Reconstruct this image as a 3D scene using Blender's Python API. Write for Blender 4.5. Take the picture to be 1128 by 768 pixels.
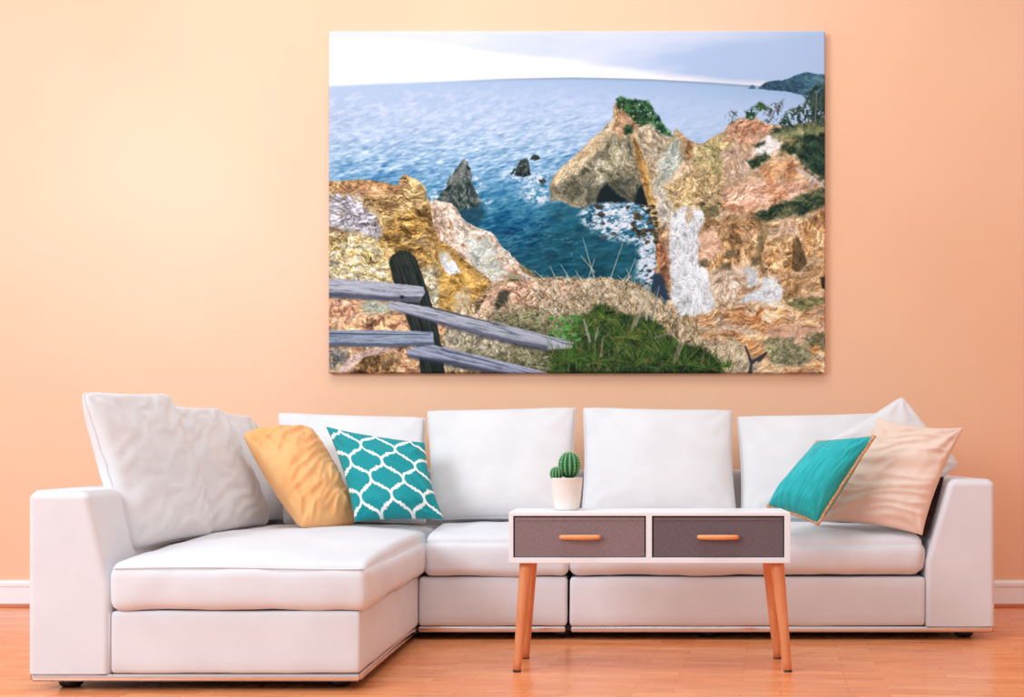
import bpy, bmesh, math, random
import numpy as np
from mathutils import Vector, Matrix, noise

for o in list(bpy.data.objects): bpy.data.objects.remove(o, do_unlink=True)
scene = bpy.context.scene
COL = scene.collection

# ---------------------------------------------------------------- camera
CAM_H = 0.783            # eye height; principal point of the cropped photo lies at (700, 490)
FPX, PX, PY = 1300.0, 700.0, 490.0
cam = bpy.data.cameras.new('camera')
cam.sensor_fit = 'HORIZONTAL'; cam.sensor_width = 36.0
cam.lens = 36.0 * FPX / 1128.0
cam.shift_x = (564.0 - PX) / 1128.0
cam.shift_y = (PY - 384.0) / 1128.0
cam.clip_start = 0.05; cam.clip_end = 60
camo = bpy.data.objects.new('camera', cam); COL.objects.link(camo)
camo.location = (0, 0, CAM_H); camo.rotation_euler = (math.radians(90), 0, 0)
scene.camera = camo

# ---------------------------------------------------------------- light
W = bpy.data.worlds.new('world'); scene.world = W; W.use_nodes = True
bg = W.node_tree.nodes['Background']
bg.inputs[0].default_value = (0.88, 0.94, 1.0, 1); bg.inputs[1].default_value = 0.72

def area(name, loc, target, size, size_y, power, color):
    l = bpy.data.lights.new(name, 'AREA'); l.shape = 'RECTANGLE'
    l.size = size; l.size_y = size_y; l.energy = power; l.color = color
    o = bpy.data.objects.new(name, l); COL.objects.link(o); o.location = loc
    o.rotation_euler = (Vector(target) - Vector(loc)).to_track_quat('-Z', 'Y').to_euler()
    return o
area('window_daylight', (-4.3, 0.5, 3.0), (-1.2, 5.4, 1.2), 2.2, 2.0, 180, (0.84, 0.93, 1.0))
area('ceiling_light', (-0.5, 3.4, 4.2), (-0.5, 4.4, 0.4), 3.0, 1.6, 62, (1.0, 0.99, 0.98))

vs = scene.view_settings
scene.display_settings.display_device = 'sRGB'
vs.view_transform = 'Standard'; vs.look = 'None'; vs.gamma = 1.0; vs.use_curve_mapping = False
vs.exposure = 0.0

# ---------------------------------------------------------------- helpers
def pt(x, y, d):
    """world point seen at photo pixel (x, y) at distance d in front of the camera"""
    return Vector(((x - PX) * d / FPX, d, CAM_H - (y - PY) * d / FPX))
def lin(c):
    return tuple((v / 255.0 / 12.92) if v / 255.0 <= .04045 else ((v / 255.0 + .055) / 1.055) ** 2.4 for v in c)
def tag(o, label=None, cat=None, group=None, kind=None):
    if label: o['label'] = label
    if cat: o['category'] = cat
    if group: o['group'] = group
    if kind: o['kind'] = kind
    return o
def empty(name, loc):
    o = bpy.data.objects.new(name, None); COL.objects.link(o); o.location = loc; o.empty_display_size = .1
    return o
def link(name, me, mat, parent=None, smooth=True):
    o = bpy.data.objects.new(name, me); COL.objects.link(o)
    if mat: me.materials.append(mat)
    if smooth:
        for p in me.polygons: p.use_smooth = True
    if parent:
        o.parent = parent; o.matrix_parent_inverse = Matrix.Translation(-parent.location)
        # bake to plain local coordinates
        off = parent.location
        p = parent
        w = Vector((0, 0, 0))
        while p: w += p.location; p = p.parent
        me.transform(Matrix.Translation(-w)); o.matrix_parent_inverse = Matrix.Identity(4)
    return o
def from_bm(name, bm, mat, parent=None, smooth=True):
    me = bpy.data.meshes.new(name); bmesh.ops.recalc_face_normals(bm, faces=bm.faces); bm.to_mesh(me); bm.free()
    return link(name, me, mat, parent, smooth)
def add_box(bm, x0, x1, y0, y1, z0, z1, bev=0.0, seg=2):
    vs_ = [bm.verts.new((x, y, z)) for z in (z0, z1) for y in (y0, y1) for x in (x0, x1)]
    fs = [(0, 1, 3, 2), (4, 6, 7, 5), (0, 4, 5, 1), (1, 5, 7, 3), (3, 7, 6, 2), (2, 6, 4, 0)]
    faces = [bm.faces.new([vs_[i] for i in f]) for f in fs]
    if bev > 0:
        es = list({e for f in faces for e in f.edges})
        bmesh.ops.bevel(bm, geom=es, offset=bev, segments=seg, profile=.5, affect='EDGES')
def add_prism(bm, prof, y0, y1, bev=0.0, seg=3):
    """profile in XZ extruded along Y"""
    a = [bm.verts.new((x, y0, z)) for x, z in prof]; b = [bm.verts.new((x, y1, z)) for x, z in prof]
    n = len(prof); faces = [bm.faces.new(a), bm.faces.new(b[::-1])]
    for i in range(n): faces.append(bm.faces.new((a[i], b[i], b[(i + 1) % n], a[(i + 1) % n])))
    if bev > 0:
        es = list({e for f in faces for e in f.edges})
        bmesh.ops.bevel(bm, geom=es, offset=bev, segments=seg, profile=.5, affect='EDGES')
def add_tube(bm, pts, rads, n=12, cap=True, closed=False):
    pts = [Vector(p) for p in pts]; m = len(pts)
    if not hasattr(rads, '__len__'): rads = [rads] * m
    rings = []; up = None
    for i, p in enumerate(pts):
        if closed: d = pts[(i + 1) % m] - pts[i - 1]
        else: d = pts[min(i + 1, m - 1)] - pts[max(i - 1, 0)]
        d.normalize()
        if up is None:
            up = d.orthogonal().normalized()
        up = (up - d * up.dot(d)).normalized(); s = d.cross(up)
        rings.append([bm.verts.new(p + (up * math.cos(2 * math.pi * k / n) + s * math.sin(2 * math.pi * k / n)) * rads[i]) for k in range(n)])
    for i in range(m if closed else m - 1):
        a, b = rings[i], rings[(i + 1) % m]
        for k in range(n): bm.faces.new((a[k], a[(k + 1) % n], b[(k + 1) % n], b[k]))
    if cap and not closed:
        bm.faces.new(rings[0][::-1]); bm.faces.new(rings[-1])
def add_lathe(bm, prof, c, n=40):
    c = Vector(c); rings = []
    for r, z in prof:
        if r < 1e-6: rings.append([bm.verts.new(c + Vector((0, 0, z)))])
        else: rings.append([bm.verts.new(c + Vector((r * math.cos(2 * math.pi * k / n), r * math.sin(2 * math.pi * k / n), z))) for k in range(n)])
    for a, b in zip(rings, rings[1:]):
        for k in range(n):
            k2 = (k + 1) % n
            if len(a) == 1: bm.faces.new((a[0], b[k], b[k2]))
            elif len(b) == 1: bm.faces.new((a[k], a[k2], b[0]))
            else: bm.faces.new((a[k], a[k2], b[k2], b[k]))
def soft_box(x0, x1, y0, y1, z0, z1, r, crown=0.0, bulge=0.0, sag=0.0, seed=0, wr=0.002, nx=44, ny=30, nz=12, cx_p=.2):
    """upholstered block: rounded edges of radius r, domed top, slightly bulging sides"""
    bm = bmesh.new()
    c = Vector(((x0 + x1) / 2, (y0 + y1) / 2, (z0 + z1) / 2)); h = Vector(((x1 - x0) / 2, (y1 - y0) / 2, (z1 - z0) / 2))
    def axis(n): # finer near the ends
        t = np.linspace(-1, 1, n + 1); return list(np.sign(t) * (1 - (1 - np.abs(t)) ** 1.7))
    A = [axis(nx), axis(ny), axis(nz)]; N = [nx, ny, nz]; V = {}
    def vert(i, j, k):
        key = (i, j, k)
        if key in V: return V[key]
        t = (A[0][i], A[1][j], A[2][k])
        q = Vector((t[0] * h.x, t[1] * h.y, t[2] * h.z))
        inner = Vector((max(-h.x + r, min(h.x - r, q.x)), max(-h.y + r, min(h.y - r, q.y)), max(-h.z + r, min(h.z - r, q.z))))
        d = q - inner
        if d.length > 1e-9: q = inner + d.normalized() * r
        fx, fy = 1 - t[0] ** 2, 1 - t[1] ** 2; fz = 1 - t[2] ** 2
        up = (t[2] + 1) / 2
        q.z += crown * (max(fx, 0) ** cx_p) * (max(fy, 0) ** .5) * up ** 2
        q.y += bulge * t[1] * max(fx, 0) ** .4 * fz; q.x += bulge * t[0] * max(fy, 0) ** .4 * fz
        w = c + q
        nn = noise.noise(w * 4.5 + Vector((seed, 0, 0))) * wr * 2.2 + noise.noise(w * 13 + Vector((0, seed, 0))) * wr
        w += Vector((t[0] ** 5, t[1] ** 5, t[2] ** 3)) * nn
        V[key] = bm.verts.new(w); return V[key]
    for ax in range(3):
        u, v = [a for a in range(3) if a != ax]
        for side in (0, N[ax]):
            for i in range(N[u]):
                for j in range(N[v]):
                    def g(ii, jj):
                        k = [0, 0, 0]; k[ax] = side; k[u] = ii; k[v] = jj; return vert(*k)
                    bm.faces.new((g(i, j), g(i + 1, j), g(i + 1, j + 1), g(i, j + 1)))
    return bm
def pillow(name, TL, TR, BR, BL, T, mat, bow=.05, cr=0., wr=.004, seed=1, N=56, pipe=None, pipe_r=.004, parent=None, sag=.25, pw=.42, back_mat=None, front=None, wdir=None, wscale=9.):
    """stuffed cushion through four corner points, pointed corners, pulled-in edges, fat middle"""
    TL, TR, BR, BL = [Vector(p) for p in (TL, TR, BR, BL)]
    n = (TR - TL).cross(BL - TL).normalized()
    if n.y > 0: n = -n                                   # towards the room
    W_ = ((TR - TL).length + (BR - BL).length) / 2; H_ = ((BL - TL).length + (BR - TR).length) / 2
    cen = (TL + TR + BR + BL) / 4
    ts = np.linspace(-1, 1, N + 1); ts = np.sign(ts) * (1 - (1 - np.abs(ts)) ** 1.35)
    bm = bmesh.new(); uvl = bm.loops.layers.uv.new('UVMap')
    F = {}; B = {}; UV = {}
    def base(u, v):
        a, b = (u + 1) / 2, (v + 1) / 2
        bu = bow * (1 - u * u); bv = bow * (1 - v * v)
        kk = 1 - cr * (abs(u) * abs(v)) ** 7
        a = .5 + (a - .5) * kk; b = .5 + (b - .5) * kk
        a2 = .5 + (a - .5) * (1 - 2 * bv * abs(u) ** 1.0); b2 = .5 + (b - .5) * (1 - 2 * bu * abs(v) ** 1.0)
        top = TL.lerp(TR, a2); bot = BL.lerp(BR, a2)
        return top.lerp(bot, b2)
    for i, u in enumerate(ts):
        for j, v in enumerate(ts):
            p = base(u, v)
            th = T * (max(0, 1 - u ** 2) ** pw) * (max(0, 1 - v ** 2) ** pw) * (1 + sag * v)
            s3 = Vector((seed * 3.1, seed * 1.7, 0))
            edge = max(abs(u), abs(v))
            # creases fan out of the corners and edges
            cw = 0.0
            for cu, cv in ((-1, -1), (1, -1), (1, 1), (-1, 1)):
                du, dv = u - cu, v - cv; rr = math.hypot(du, dv)
                an = math.atan2(dv, du)
                cw += math.sin(an * 9 + 4 * noise.noise(Vector((cu * 3 + seed, cv * 3, rr * 1.5)))) * math.exp(-((rr - .42) / .34) ** 2)
            q = Vector((u * W_ * wscale / 2, v * H_ * wscale / 2, 0)) + s3
            fold = 0.0
            if wdir:
                dq = q.x * wdir[0] + q.y * wdir[1]; pq = -q.x * wdir[1] + q.y * wdir[0]
                fold = (1 - abs(noise.noise(Vector((dq * .35, pq * 2.2 + .8 * noise.noise(q * .7), seed))) * 2)) ** 2 - .4
            nz = noise.noise(q) * 1.1 + noise.noise(q * 2.6) * .5 + cw * .8 + fold * 1.8
            k = min(1, (1 - edge) * 7)
            pf = p + n * (th + wr * nz * k); pb = p - n * (th * .9 + wr * .4 * nz * k)
            if edge > .9999:
                wob = n * (wr * .9 * noise.noise(Vector((u * 5, v * 5, seed)))); vv = bm.verts.new(p + wob); F[i, j] = vv; B[i, j] = vv
            else: F[i, j] = bm.verts.new(pf); B[i, j] = bm.verts.new(pb)
            UV[i, j] = ((u + 1) / 2, (1 - v) / 2)
    for i in range(N):
        for j in range(N):
            for S, mi in ((F, 0), (B, 1)):
                idx = [(i, j), (i + 1, j), (i + 1, j + 1), (i, j + 1)]
                f = bm.faces.new([S[t] for t in idx]); f.smooth = True
                if mi and back_mat: f.material_index = 1
                for lp, t in zip(f.loops, idx): lp[uvl].uv = UV[t]
    ring = [F[i, 0].co.copy() for i in range(N)] + [F[N, j].co.copy() for j in range(N)] + [F[i, N].co.copy() for i in range(N, 0, -1)] + [F[0, j].co.copy() for j in range(N, 0, -1)]
    bmesh.ops.recalc_face_normals(bm, faces=bm.faces)
    me = bpy.data.meshes.new(name); bm.to_mesh(me); bm.free()
    o = bpy.data.objects.new(name, me); COL.objects.link(o); me.materials.append(mat)
    if back_mat: me.materials.append(back_mat)
    org = (BL + BR) / 2; me.transform(Matrix.Translation(-org)); o.location = org
    if pipe:
        b2 = bmesh.new(); add_tube(b2, ring, pipe_r, 8, closed=True)
        from_bm(pipe[0], b2, pipe[1], o)
    return o

# ---------------------------------------------------------------- materials
def mat(name, base=(200, 200, 200), rough=.6, metal=0., spec=.5, sheen=0., coat=0.):
    m = bpy.data.materials.new(name); m.use_nodes = True
    b = m.node_tree.nodes['Principled BSDF']
    b.inputs['Base Color'].default_value = (*lin(base), 1); b.inputs['Roughness'].default_value = rough
    b.inputs['Metallic'].default_value = metal; b.inputs['Specular IOR Level'].default_value = spec
    b.inputs['Sheen Weight'].default_value = sheen; b.inputs['Coat Weight'].default_value = coat
    return m
def nd(m, t, **kw):
    n = m.node_tree.nodes.new(t)
    for k, v in kw.items(): setattr(n, k, v)
    return n
def lk(m, a, b): m.node_tree.links.new(a, b)
def B_(m): return m.node_tree.nodes['Principled BSDF']
def coords(m, out='Object', scale=(1, 1, 1), rot=(0, 0, 0)):
    tc = nd(m, 'ShaderNodeTexCoord'); mp = nd(m, 'ShaderNodeMapping')
    mp.inputs['Scale'].default_value = scale; mp.inputs['Rotation'].default_value = rot
    lk(m, tc.outputs[out], mp.inputs[0]); return mp.outputs[0]
def vary(m, c1, c2, scale=8, detail=4, vec=None, lo=.35, hi=.65, rough=.5):
    n = nd(m, 'ShaderNodeTexNoise'); n.inputs['Scale'].default_value = scale; n.inputs['Detail'].default_value = detail; n.inputs['Roughness'].default_value = rough
    lk(m, vec or coords(m), n.inputs['Vector'])
    r = nd(m, 'ShaderNodeValToRGB'); e = r.color_ramp.elements
    e[0].position = lo; e[0].color = (*lin(c1), 1); e[1].position = hi; e[1].color = (*lin(c2), 1)
    lk(m, n.outputs[0], r.inputs[0]); lk(m, r.outputs[0], B_(m).inputs['Base Color']); return n, r
def bump(m, src, strength=.2, dist=.002):
    b = nd(m, 'ShaderNodeBump'); b.inputs['Strength'].default_value = strength; b.inputs['Distance'].default_value = dist
    lk(m, src, b.inputs['Height']); lk(m, b.outputs[0], B_(m).inputs['Normal']); return b
def weave(m, scale=380, strength=.25, dist=.0006):
    v = coords(m)
    w1 = nd(m, 'ShaderNodeTexNoise'); w1.inputs['Scale'].default_value = scale; w1.inputs['Detail'].default_value = 1
    lk(m, v, w1.inputs['Vector']); bump(m, w1.outputs[0], strength, dist)

M = {}
M['linen'] = mat('white_linen', (236, 233, 232), .85, spec=.2, sheen=.15); vary(M['linen'], (220, 219, 221), (228, 227, 229), 5); weave(M['linen'])
M['sofa'] = mat('sofa_fabric', (232, 228, 228), .85, spec=.2, sheen=.1); vary(M['sofa'], (221, 221, 226), (228, 228, 233), 4); weave(M['sofa'])
M['piping'] = mat('white_piping', (226, 222, 222), .8, spec=.2); weave(M['piping'])
M['backshade'] = mat('shaded_back_fabric', (196, 190, 198), .9, spec=.2); weave(M['backshade'])  # sofa back fabric with its shade put into the colour
M['orange'] = mat('apricot_satin', (246, 176, 100), .55, spec=.35, sheen=.2); vary(M['orange'], (242, 172, 104), (250, 194, 132), 4); weave(M['orange'], 300, .15)
M['beige'] = mat('beige_satin', (238, 206, 182), .6, spec=.3, sheen=.2); vary(M['beige'], (228, 200, 182), (236, 212, 196), 4); weave(M['beige'], 300, .15)
M['brown'] = mat('dark_brown_zip_edge', (58, 34, 36), .7, spec=.3); vary(M['brown'], (48, 28, 30), (70, 42, 42), 30)
M['cord'] = mat('tan_cord', (214, 164, 120), .8, spec=.2); vary(M['cord'], (190, 138, 96), (226, 180, 140), 120)
M['teal_plain'] = mat('turquoise_crinkle', (34, 186, 184), .7, spec=.3, sheen=.2)
# crinkled turquoise: pleats run down the cushion
m = M['teal_plain']; v = coords(m, 'UV', (34, 3.2, 1))
n1, _ = vary(m, (14, 160, 168), (40, 190, 192), 1.0, 4, v)
bump(m, n1.outputs[0], .55, .006)
# trellis cushion
m = M['trellis'] = mat('teal_trellis', (12, 150, 152), .7, spec=.3, sheen=.1)
def mth(m, op, a, b=None, c=None, clamp=False):
    n = nd(m, 'ShaderNodeMath', operation=op); n.use_clamp = clamp
    for i, v in enumerate((a, b, c)):
        if v is None: continue
        if isinstance(v, (int, float)): n.inputs[i].default_value = v
        else: lk(m, v, n.inputs[i])
    return n.outputs[0]
tc = nd(m, 'ShaderNodeTexCoord'); sp = nd(m, 'ShaderNodeSeparateXYZ'); lk(m, tc.outputs['UV'], sp.inputs[0])
p_ = mth(m, 'ADD', mth(m, 'MULTIPLY', sp.outputs[0], 5.6), 20.26); q_ = mth(m, 'ADD', mth(m, 'MULTIPLY', sp.outputs[1], 4.9), 19.16)
x_ = mth(m, 'PINGPONG', p_, 1.0); y_ = mth(m, 'PINGPONG', q_, 1.0)
s_ = mth(m, 'SUBTRACT', x_, y_)
up_ = mth(m, 'GREATER_THAN', y_, .5)
def mirror(v):   # v below the middle line, 1 - v above it
    return mth(m, 'ADD', mth(m, 'MULTIPLY', v, mth(m, 'SUBTRACT', 1.0, mth(m, 'MULTIPLY', up_, 2.0))), up_)
xm, ym = mirror(x_), mirror(y_)
ex = mth(m, 'MAXIMUM', mth(m, 'SUBTRACT', xm, .59), 0.0)
d1 = mth(m, 'SUBTRACT', mth(m, 'SQRT', mth(m, 'ADD', mth(m, 'MULTIPLY', ex, ex), mth(m, 'MULTIPLY', ym, ym))), .41)
f1 = mth(m, 'ABSOLUTE', mth(m, 'MINIMUM', d1, mth(m, 'SUBTRACT', xm, .59)))
sx = mth(m, 'MAXIMUM', mth(m, 'SUBTRACT', mth(m, 'ABSOLUTE', mth(m, 'SUBTRACT', x_, .5)), .09), 0.0); sy = mth(m, 'SUBTRACT', y_, .5)
sg = mth(m, 'SQRT', mth(m, 'ADD', mth(m, 'MULTIPLY', sx, sx), mth(m, 'MULTIPLY', sy, sy)))
ln = mth(m, 'MULTIPLY', mth(m, 'SUBTRACT', .09, mth(m, 'MINIMUM', f1, sg)), 26.0, clamp=True)
mx = nd(m, 'ShaderNodeMix', data_type='RGBA'); lk(m, ln, mx.inputs[0])
mx.inputs[6].default_value = (*lin((6, 146, 152)), 1); mx.inputs[7].default_value = (*lin((240, 244, 242)), 1)
lk(m, mx.outputs[2], B_(m).inputs['Base Color']); weave(m)

M['chrome'] = mat('brushed_chrome', (232, 222, 220), .14, metal=1.0)
n_ = nd(M['chrome'], 'ShaderNodeTexNoise'); n_.inputs['Scale'].default_value = 40; lk(M['chrome'], coords(M['chrome'], scale=(1, 1, 30)), n_.inputs['Vector']); bump(M['chrome'], n_.outputs[0], .05, .0005)
M['black'] = mat('black_plastic', (20, 20, 24), .4); vary(M['black'], (14, 14, 18), (28, 28, 32), 30)
M['white_paint'] = mat('white_lacquer', (238, 240, 246), .35, spec=.5); vary(M['white_paint'], (240, 244, 250), (246, 248, 253), 6)
M['grey_felt'] = mat('grey_drawer_fabric', (136, 116, 120), .9, spec=.2); nn_, _ = vary(M['grey_felt'], (132, 115, 118), (146, 128, 130), 160, 3); bump(M['grey_felt'], nn_.outputs[0], .4, .001)
M['grey_dark'] = mat('charcoal_drawer_fabric', (112, 98, 104), .9, spec=.2); nn_, _ = vary(M['grey_dark'], (106, 94, 100), (118, 105, 110), 160, 3); bump(M['grey_dark'], nn_.outputs[0], .4, .001)
M['gap'] = mat('gap_shade_dark', (38, 30, 36), .8); vary(M['gap'], (30, 24, 30), (46, 38, 44), 20)  # dark colour standing for the shade inside narrow gaps
def wood(name, c1, c2, sc=(1, 1, 1), rough=.42, scale=26):
    m = mat(name, c1, rough, spec=.45); v = coords(m, scale=sc)
    n, r = vary(m, c1, c2, scale, 6, v, .3, .7, .6); bump(m, n.outputs[0], .08, .001); return m
M['leg_wood'] = wood('beech_leg', (216, 132, 84), (234, 160, 112), (1, 1, .12), .4, 40)
M['handle_wood'] = wood('pale_beech', (236, 152, 96), (246, 176, 120), (.12, 1, 1), .4, 40)
M['pot'] = mat('matte_cream_pot', (238, 228, 218), .55, spec=.4); vary(M['pot'], (234, 222, 212), (242, 234, 226), 12)
M['soil'] = mat('soil', (52, 46, 40), .95); nn_, _ = vary(M['soil'], (34, 30, 26), (84, 74, 62), 180); bump(M['soil'], nn_.outputs[0], .8, .003)
M['cactus'] = mat('cactus_green', (34, 120, 70), .5, spec=.4)
M['spine'] = mat('pale_spines', (206, 224, 190), .6); vary(M['spine'], (190, 212, 170), (226, 236, 212), 60)
m = M['cactus']
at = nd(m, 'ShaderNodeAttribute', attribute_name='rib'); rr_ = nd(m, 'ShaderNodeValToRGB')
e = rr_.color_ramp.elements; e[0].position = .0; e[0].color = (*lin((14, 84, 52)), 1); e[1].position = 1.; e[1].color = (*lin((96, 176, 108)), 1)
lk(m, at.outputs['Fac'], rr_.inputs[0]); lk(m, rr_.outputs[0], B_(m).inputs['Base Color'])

# wall paint, skirting, floor
m = M['wall'] = mat('peach_wall_paint', (238, 184, 144), .42, spec=.6)
nn_, _ = vary(m, (238, 188, 152), (241, 194, 160), .9, 3, coords(m, scale=(1, 1, 1)))
n2 = nd(m, 'ShaderNodeTexNoise'); n2.inputs['Scale'].default_value = 160; lk(m, coords(m), n2.inputs['Vector']); bump(m, n2.outputs[0], .08, .001)
M['skirt'] = mat('white_gloss_skirting', (236, 226, 224), .35); vary(M['skirt'], (242, 240, 244), (248, 246, 248), 4)
M['shoe'] = wood('shoe_moulding_wood', (186, 96, 58), (206, 118, 76), (.1, 1, 1), .4, 30)
m = M['floor'] = mat('cherry_parquet', (222, 132, 84), .24, spec=.5, coat=.0)
def brick(m, vec, c1, c2, mortar, bw, rh, off, ms=.0016, freq=2):
    b = nd(m, 'ShaderNodeTexBrick'); lk(m, vec, b.inputs['Vector'])
    b.inputs['Color1'].default_value = (*lin(c1), 1); b.inputs['Color2'].default_value = (*lin(c2), 1); b.inputs['Mortar'].default_value = (*lin(mortar), 1)
    b.inputs['Scale'].default_value = 1; b.inputs['Mortar Size'].default_value = ms; b.inputs['Mortar Smooth'].default_value = .3; b.inputs['Bias'].default_value = 0.
    b.inputs['Brick Width'].default_value = bw; b.inputs['Row Height'].default_value = rh; b.offset = off; b.offset_frequency = freq
    return b
br = brick(m, coords(m, 'Object', (1, 1, 1), (0, 0, math.radians(7))), (236, 144, 92), (248, 168, 114), (212, 118, 74), .34, .07, .37)
gn = nd(m, 'ShaderNodeTexNoise'); gn.inputs['Scale'].default_value = 14; gn.inputs['Detail'].default_value = 6; lk(m, coords(m, scale=(.35, 3, 1)), gn.inputs['Vector'])
gr_ = nd(m, 'ShaderNodeValToRGB'); e = gr_.color_ramp.elements
e[0].position = .32; e[0].color = (.80, .76, .72, 1); e[1].position = .68; e[1].color = (1.12, 1.12, 1.1, 1); lk(m, gn.outputs[0], gr_.inputs[0])
mm = nd(m, 'ShaderNodeMix', data_type='RGBA', blend_type='MULTIPLY'); mm.inputs[0].default_value = .8
lk(m, br.outputs[0], mm.inputs[6]); lk(m, gr_.outputs[0], mm.inputs[7]); lk(m, mm.outputs[2], B_(m).inputs['Base Color'])
rn = nd(m, 'ShaderNodeTexNoise'); rn.inputs['Scale'].default_value = 9; lk(m, coords(m), rn.inputs['Vector'])
rm = nd(m, 'ShaderNodeMapRange'); rm.inputs[3].default_value = .17; rm.inputs[4].default_value = .34; lk(m, rn.outputs[0], rm.inputs[0]); lk(m, rm.outputs[0], B_(m).inputs['Roughness'])
bump(m, br.outputs[1], .15, -.0006)
# ---------------------------------------------------------------- the seascape printed on the canvas
# Painted procedurally (numpy): photo-pixel coordinates x 362..909, y 34..411 are used as picture units.
class Painter:
    def __init__(s, W, H, x0=362., y0=34., x1=909., y1=411.):
        s.W, s.H = W, H
        xs = np.linspace(x0, x1, W); ys = np.linspace(y0, y1, H)
        s.X, s.Y = np.meshgrid(xs, ys)
        s.x0, s.y0 = x0, y0
        s.dx = (x1 - x0) / (W - 1); s.dy = (y1 - y0) / (H - 1)
        s.I = np.zeros((H, W, 3)); s.cache = {}
    def vnoise(s, u, v, seed):
        iu = np.floor(u).astype(np.int64); iv = np.floor(v).astype(np.int64)
        fu = u - iu; fv = v - iv
        fu = fu * fu * (3 - 2 * fu); fv = fv * fv * (3 - 2 * fv)
        def h(a, b):
            n = (a * 374761393 + b * 668265263 + seed * 1442695041) & 0xffffffff
            n = ((n ^ (n >> 13)) * 1274126177) & 0xffffffff
            n = n ^ (n >> 16)
            return (n & 0xffff) / 65535.0
        return (h(iu, iv) * (1 - fu) + h(iu + 1, iv) * fu) * (1 - fv) + (h(iu, iv + 1) * (1 - fu) + h(iu + 1, iv + 1) * fu) * fv
    def fbm(s, scale, seed, ang=0., an=1., octv=4, ridge=False, gain=.55, X=None, Y=None):
        X = s.X if X is None else X; Y = s.Y if Y is None else Y
        c, q = math.cos(math.radians(ang)), math.sin(math.radians(ang))
        u = (X * c + Y * q) / (scale * an); v = (-X * q + Y * c) / scale
        t = 0; a = 1.; n = 0.
        for k in range(octv):
            w = s.vnoise(u + 17.3 * k, v + 5.1 * k, seed + k * 7)
            if ridge: w = 1 - abs(2 * w - 1)
            t = t + a * w; n += a; a *= gain; u = u * 2.03; v = v * 2.03
        return t / n
    def warpf(s, wscale, seed):
        key = (wscale, seed % 5)
        if key not in s.cache:
            s.cache[key] = (s.fbm(wscale, 3 + seed % 5, octv=3) - .5, s.fbm(wscale, 60 + seed % 5, octv=3) - .5)
        return s.cache[key]
    def cells(s, X, Y, scale, ang, an, seed):
        """angular blocks: (tone per block, closeness to the block's border)"""
        c, q = math.cos(math.radians(ang)), math.sin(math.radians(ang))
        u = (X * c + Y * q) / (scale * an); v = (-X * q + Y * c) / scale
        iu = np.floor(u).astype(np.int64); iv = np.floor(v).astype(np.int64)
        d1 = np.full(u.shape, 9.); d2 = np.full(u.shape, 9.); tone = np.zeros(u.shape)
        def h(a, b, k):
            n = (a * 374761393 + b * 668265263 + (seed + k) * 1442695041) & 0xffffffff
            n = ((n ^ (n >> 13)) * 1274126177) & 0xffffffff
            return ((n ^ (n >> 16)) & 0xffff) / 65535.0
        for di in (-1, 0, 1):
            for dj in (-1, 0, 1):
                a, b = iu + di, iv + dj
                d = np.abs(a + h(a, b, 1) - u) + np.abs(b + h(a, b, 2) - v)
                t = h(a, b, 3); m = d < d1
                d2 = np.where(m, d1, np.minimum(d2, d)); tone = np.where(m, t, tone); d1 = np.where(m, d, d1)
        return tone, np.clip(1 - (d2 - d1) * 5, 0, 1)
    def mask(s, pts, soft=1.2, warp=2., wscale=7., seed=3):
        pts = np.array(pts, float)
        wx, wy = s.warpf(round(wscale / 3) * 3., seed)
        lo = pts.min(0) - 2 - warp - soft; hi = pts.max(0) + 2 + warp + soft
        M = np.zeros((s.H, s.W))
        j0 = max(0, int((lo[0] - s.x0) / s.dx)); j1 = min(s.W, int((hi[0] - s.x0) / s.dx) + 2)
        i0 = max(0, int((lo[1] - s.y0) / s.dy)); i1 = min(s.H, int((hi[1] - s.y0) / s.dy) + 2)
        if j1 <= j0 or i1 <= i0: return M
        sl = (slice(i0, i1), slice(j0, j1))
        x = s.X[sl] + wx[sl] * 2 * warp; y = s.Y[sl] + wy[sl] * 2 * warp
        ins = np.zeros(x.shape, bool); d = np.full(x.shape, 1e9)
        for k in range(len(pts)):
            ax, ay = pts[k - 1]; bx, by = pts[k]
            ex, ey = bx - ax, by - ay
            t = np.clip(((x - ax) * ex + (y - ay) * ey) / (ex * ex + ey * ey + 1e-9), 0, 1)
            d = np.minimum(d, np.hypot(x - ax - t * ex, y - ay - t * ey))
            if ay != by:
                ins ^= ((ay > y) != (by > y)) & (x < ex * (y - ay) / (by - ay) + ax)
        sd = np.where(ins, d, -d)
        M[sl] = np.clip(.5 + sd / soft, 0, 1)
        return M
    def box(s, M):
        r = np.flatnonzero(M.any(1)); c = np.flatnonzero(M.any(0))
        if len(r) == 0: return None
        return slice(r[0], r[-1] + 1), slice(c[0], c[-1] + 1)
    def put(s, M, col):
        sl = s.box(M)
        if sl is None: return
        col = np.array(col, float)
        if col.ndim == 3: col = col[sl]
        m = M[sl][..., None]
        s.I[sl] = s.I[sl] * (1 - m) + col * m
    def pal(s, t, cols):
        t = np.clip(t, 0, 1) * (len(cols) - 1)
        cols = np.array(cols, float); i = np.clip(t.astype(int), 0, len(cols) - 2)
        f = (t - i)[..., None]
        return cols[i] * (1 - f) + cols[i + 1] * f
    def stretch(s, t, lo=.3, hi=.7): return np.clip((t - lo) / (hi - lo), 0, 1)
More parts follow.
